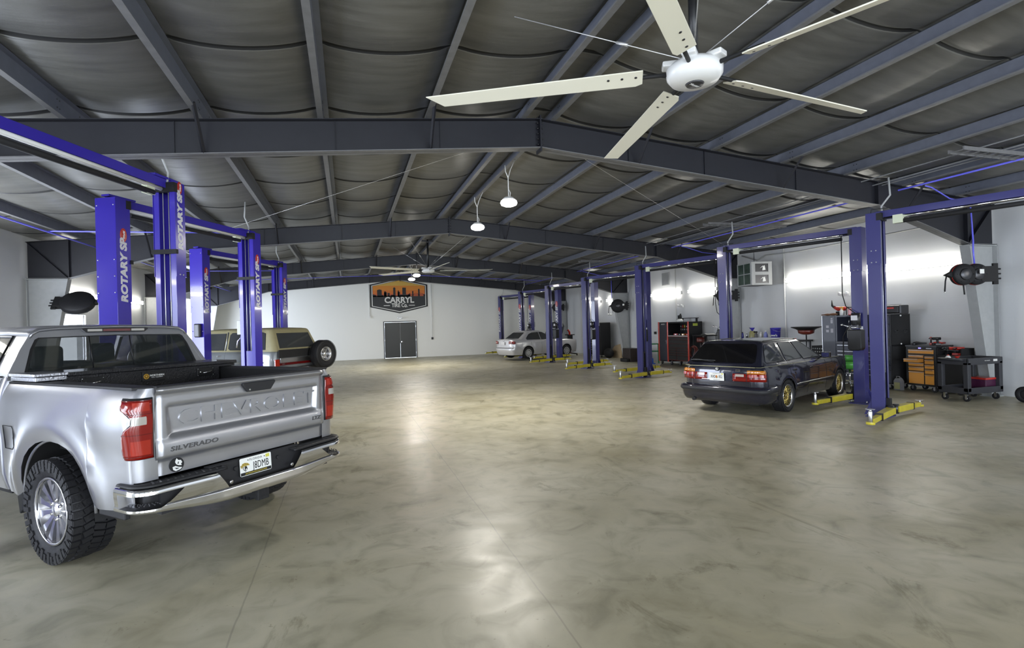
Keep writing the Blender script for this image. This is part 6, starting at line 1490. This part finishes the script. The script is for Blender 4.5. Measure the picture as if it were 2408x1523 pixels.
t = prop('bench_grinder', (13.08, 19.0, 1.79), 'black and white machine standing on top of the red-edged cabinet', 'machine')
MB().lathe([(.001, 0), (.13, 0), (.14, .06), (.08, .12), (.001, .13)], 20).build('white_base', M['paper'], t); m = MB(); m.cbox((0, 0, .20), (.10, .16, .14)); m.prism([(-.08, .26), (.02, .26), (-.07, .34)], -.03, .03, 'x'); m.build('machine_head', M['mblack'], t, bevel=.01)
t = prop('folded_stand', (13.42, 18.72, 1.79), 'flat black folding stand lying across the top of the red-edged cabinet', 'stand')
MB().box(-.10, .08, -.40, .62, .13, .155).build('flat_bar', M['mblack'], t)
for y in (-.36, .58): MB().box(-.03, .03, y-.03, y+.03, 0, .13).build('foot', M['mblack'], t)
# bench beside the cabinet
t = prop('side_bench', (13.3, 17.5, 0), 'black bench with papers on top between the red-edged cabinet and the wagon roof', 'workbench')
MB().box(-.32, .30, -.30, .58, 1.22, 1.26).build('bench_top', M['mblack'], t)
for x in (-.28, .26):
    for y in (-.26, .54): MB().box(x-.02, x+.02, y-.02, y+.02, 0, 1.22).build('leg', M['mblack'], t)
t = prop('crumpled_paper', (13.3, 17.5, 1.26), 'crumpled white sheet on the black bench', 'paper'); MB().grid(lambda x, y: (x, y, .01+.05*abs(math.sin(x*9+y*5))*abs(math.cos(y*7))), lin(-.2, .2, 8), lin(-.22, .22, 8)).build('sheet', M['paper'], t)
t = prop('red_canister', (13.18, 17.82, 0), 'red canister on a stand under the black bench', 'canister'); MB().lathe([(.001, .98), (.15, .98), (.155, 1.0), (.155, 1.14), (.14, 1.16), (.001, 1.16)], 24).build('canister_body', M['dkred'], t); MB().cyl((0, 0, .05), (0, 0, .98), .03, 10).build('stand', M['metal'], t); MB().lathe([(.001, 0), (.2, 0), (.2, .03), (.001, .05)], 20).build('base', M['mblack'], t)
t = prop('red_hose_coil', (12.70, 17.70, .62), 'tangled dark red hose coil beside the red-edged cabinet', 'hose')
m = MB()
for k in range(4): m.tube([(.03*k+.02*math.sin(3*a), (.15+.02*k)*math.cos(a), (.20+.015*k)*math.sin(a)) for a in lin(0, 2*PI, 20)], .012, 6)
m.build('hose_loops', M['dkred'], t); MB().cyl((.05, 0, -.62), (.05, 0, .22), .02, 8).build('hose_stand', M['dkmetal'], t); MB().cbox((.05, 0, -.60), (.3, .3, .04)).build('stand_foot', M['dkmetal'], t)
# green stand and blue jack
t = prop('green_stand', (12.85, 21.0, 0), 'green metal rolling stand between the fourth lift and the red-edged cabinet', 'stand')
m = MB(); m.box(-.25, .25, -.4, .4, .82, .86); m.box(-.25, .25, -.4, .4, .50, .54); m.build('shelf', M['greenp'], t)
for x in (-.22, .22):
    for y in (-.36, .36): MB().box(x-.02, x+.02, y-.02, y+.02, 0, .84).build('leg', M['greenp'], t)
MB().cyl((0, .1, .54), (0, .1, .74), .1, 16).build('red_can', M['red'], t)
t = prop('bottle_jack', (12.55, 20.35, 0), 'blue bottle jack on the floor left of the red-edged cabinet', 'jack')
MB().prism([(-.12, -.10), (.12, -.10), (.12, .10), (-.12, .10)], 0, .04, 'z').build('base', M['jackblue'], t, bevel=.01)
MB().lathe([(.001, .04), (.075, .04), (.07, .22), (.05, .25), (.001, .26)], 18).build('cylinder', M['jackblue'], t); MB().cyl((0, 0, .25), (0, 0, .46), .025, 10).build('ram', M['chrome'], t)
# --- far end pieces
c = prop('black_tool_chest', (12.75, 25.6, 0), 'tall black tool chest against the far part of the right wall, behind the fifth lift', 'tool chest')
MB().box(0, .6, 0, 1.5, .12, 1.85).build('chest_body', M['mblack'], c, bevel=.03)
drawers(c, .6, 1.45, ((.9, 1.02), (.78, .9), (.66, .78), (.54, .66), (.42, .54), (.2, .42)), M['mblack'], M['metal']); MB().box(-.012, 0, .7, 1.3, 1.15, 1.6).build('door_panel', M['metal'], c)
for x in (.08, .5):
    for y in (.1, 1.4): caster(c, x, y)
t = prop('cardboard_sheet', (13.30, 24.9, 0), 'torn brown cardboard leaning on the wall under the round hose reel', 'cardboard')
MB().prism([(-.55, 0), (.45, 0), (.45, .42), (.20, .62), (-.25, .70), (-.55, .76)], -.01, .01, 'x').build('sheet', M['cardb'], t)
t = prop('refuse_sack', (12.95, 25.1, 0), 'black refuse sack in front of the leaning cardboard', 'sack')
MB().sphere((0, 0, .25), .30, 10, (.75, 1.3, .84)).build('sack', M['mblack'], t)
t = prop('dark_crate', (12.6, 22.2, 0), 'dark box on the floor just left of the fourth lift', 'box')
m = MB(); m.box(-.25, .25, -.35, .35, .0, .62); m.build('box_body', MAT('dark_brown', (.03, .02, .018), .5), t, bevel=.02); MB().box(-.42, -.25, -.3, .3, 0, .16).build('step', M['mblack'], t, bevel=.03)
t = prop('shop_crane', (12.2, 28.3, 0), 'red and black wheeled stand in front of the raised silver sedan', 'stand')
m = MB(); m.tube([(0, .1, .15), (0, .1, 1.05), (-.05, .05, 1.35), (-.14, 0, 1.48), (-.22, -.02, 1.44)], [.05, .05, .06, .05, .02], 8); m.build('mast', M['red'], t)
m = MB(); m.tube([(-.3, .1, 1.2), (.3, .1, 1.2)], .03, 6); m.cbox((0, .08, 1.05), (.25, .2, .28)); m.build('cross_bar', M['mblack'], t, bevel=.02)
for s in (-1, 1): m = MB(); m.tube([(0, .1, .16), (s*.32, -.1, .10)], .03, 8); l = m.build('leg', M['mblack'], t); MB().sphere((s*.32, -.1, .07), .07, 6, (.5, 1, 1)).build('caster', M['rubber'], l)
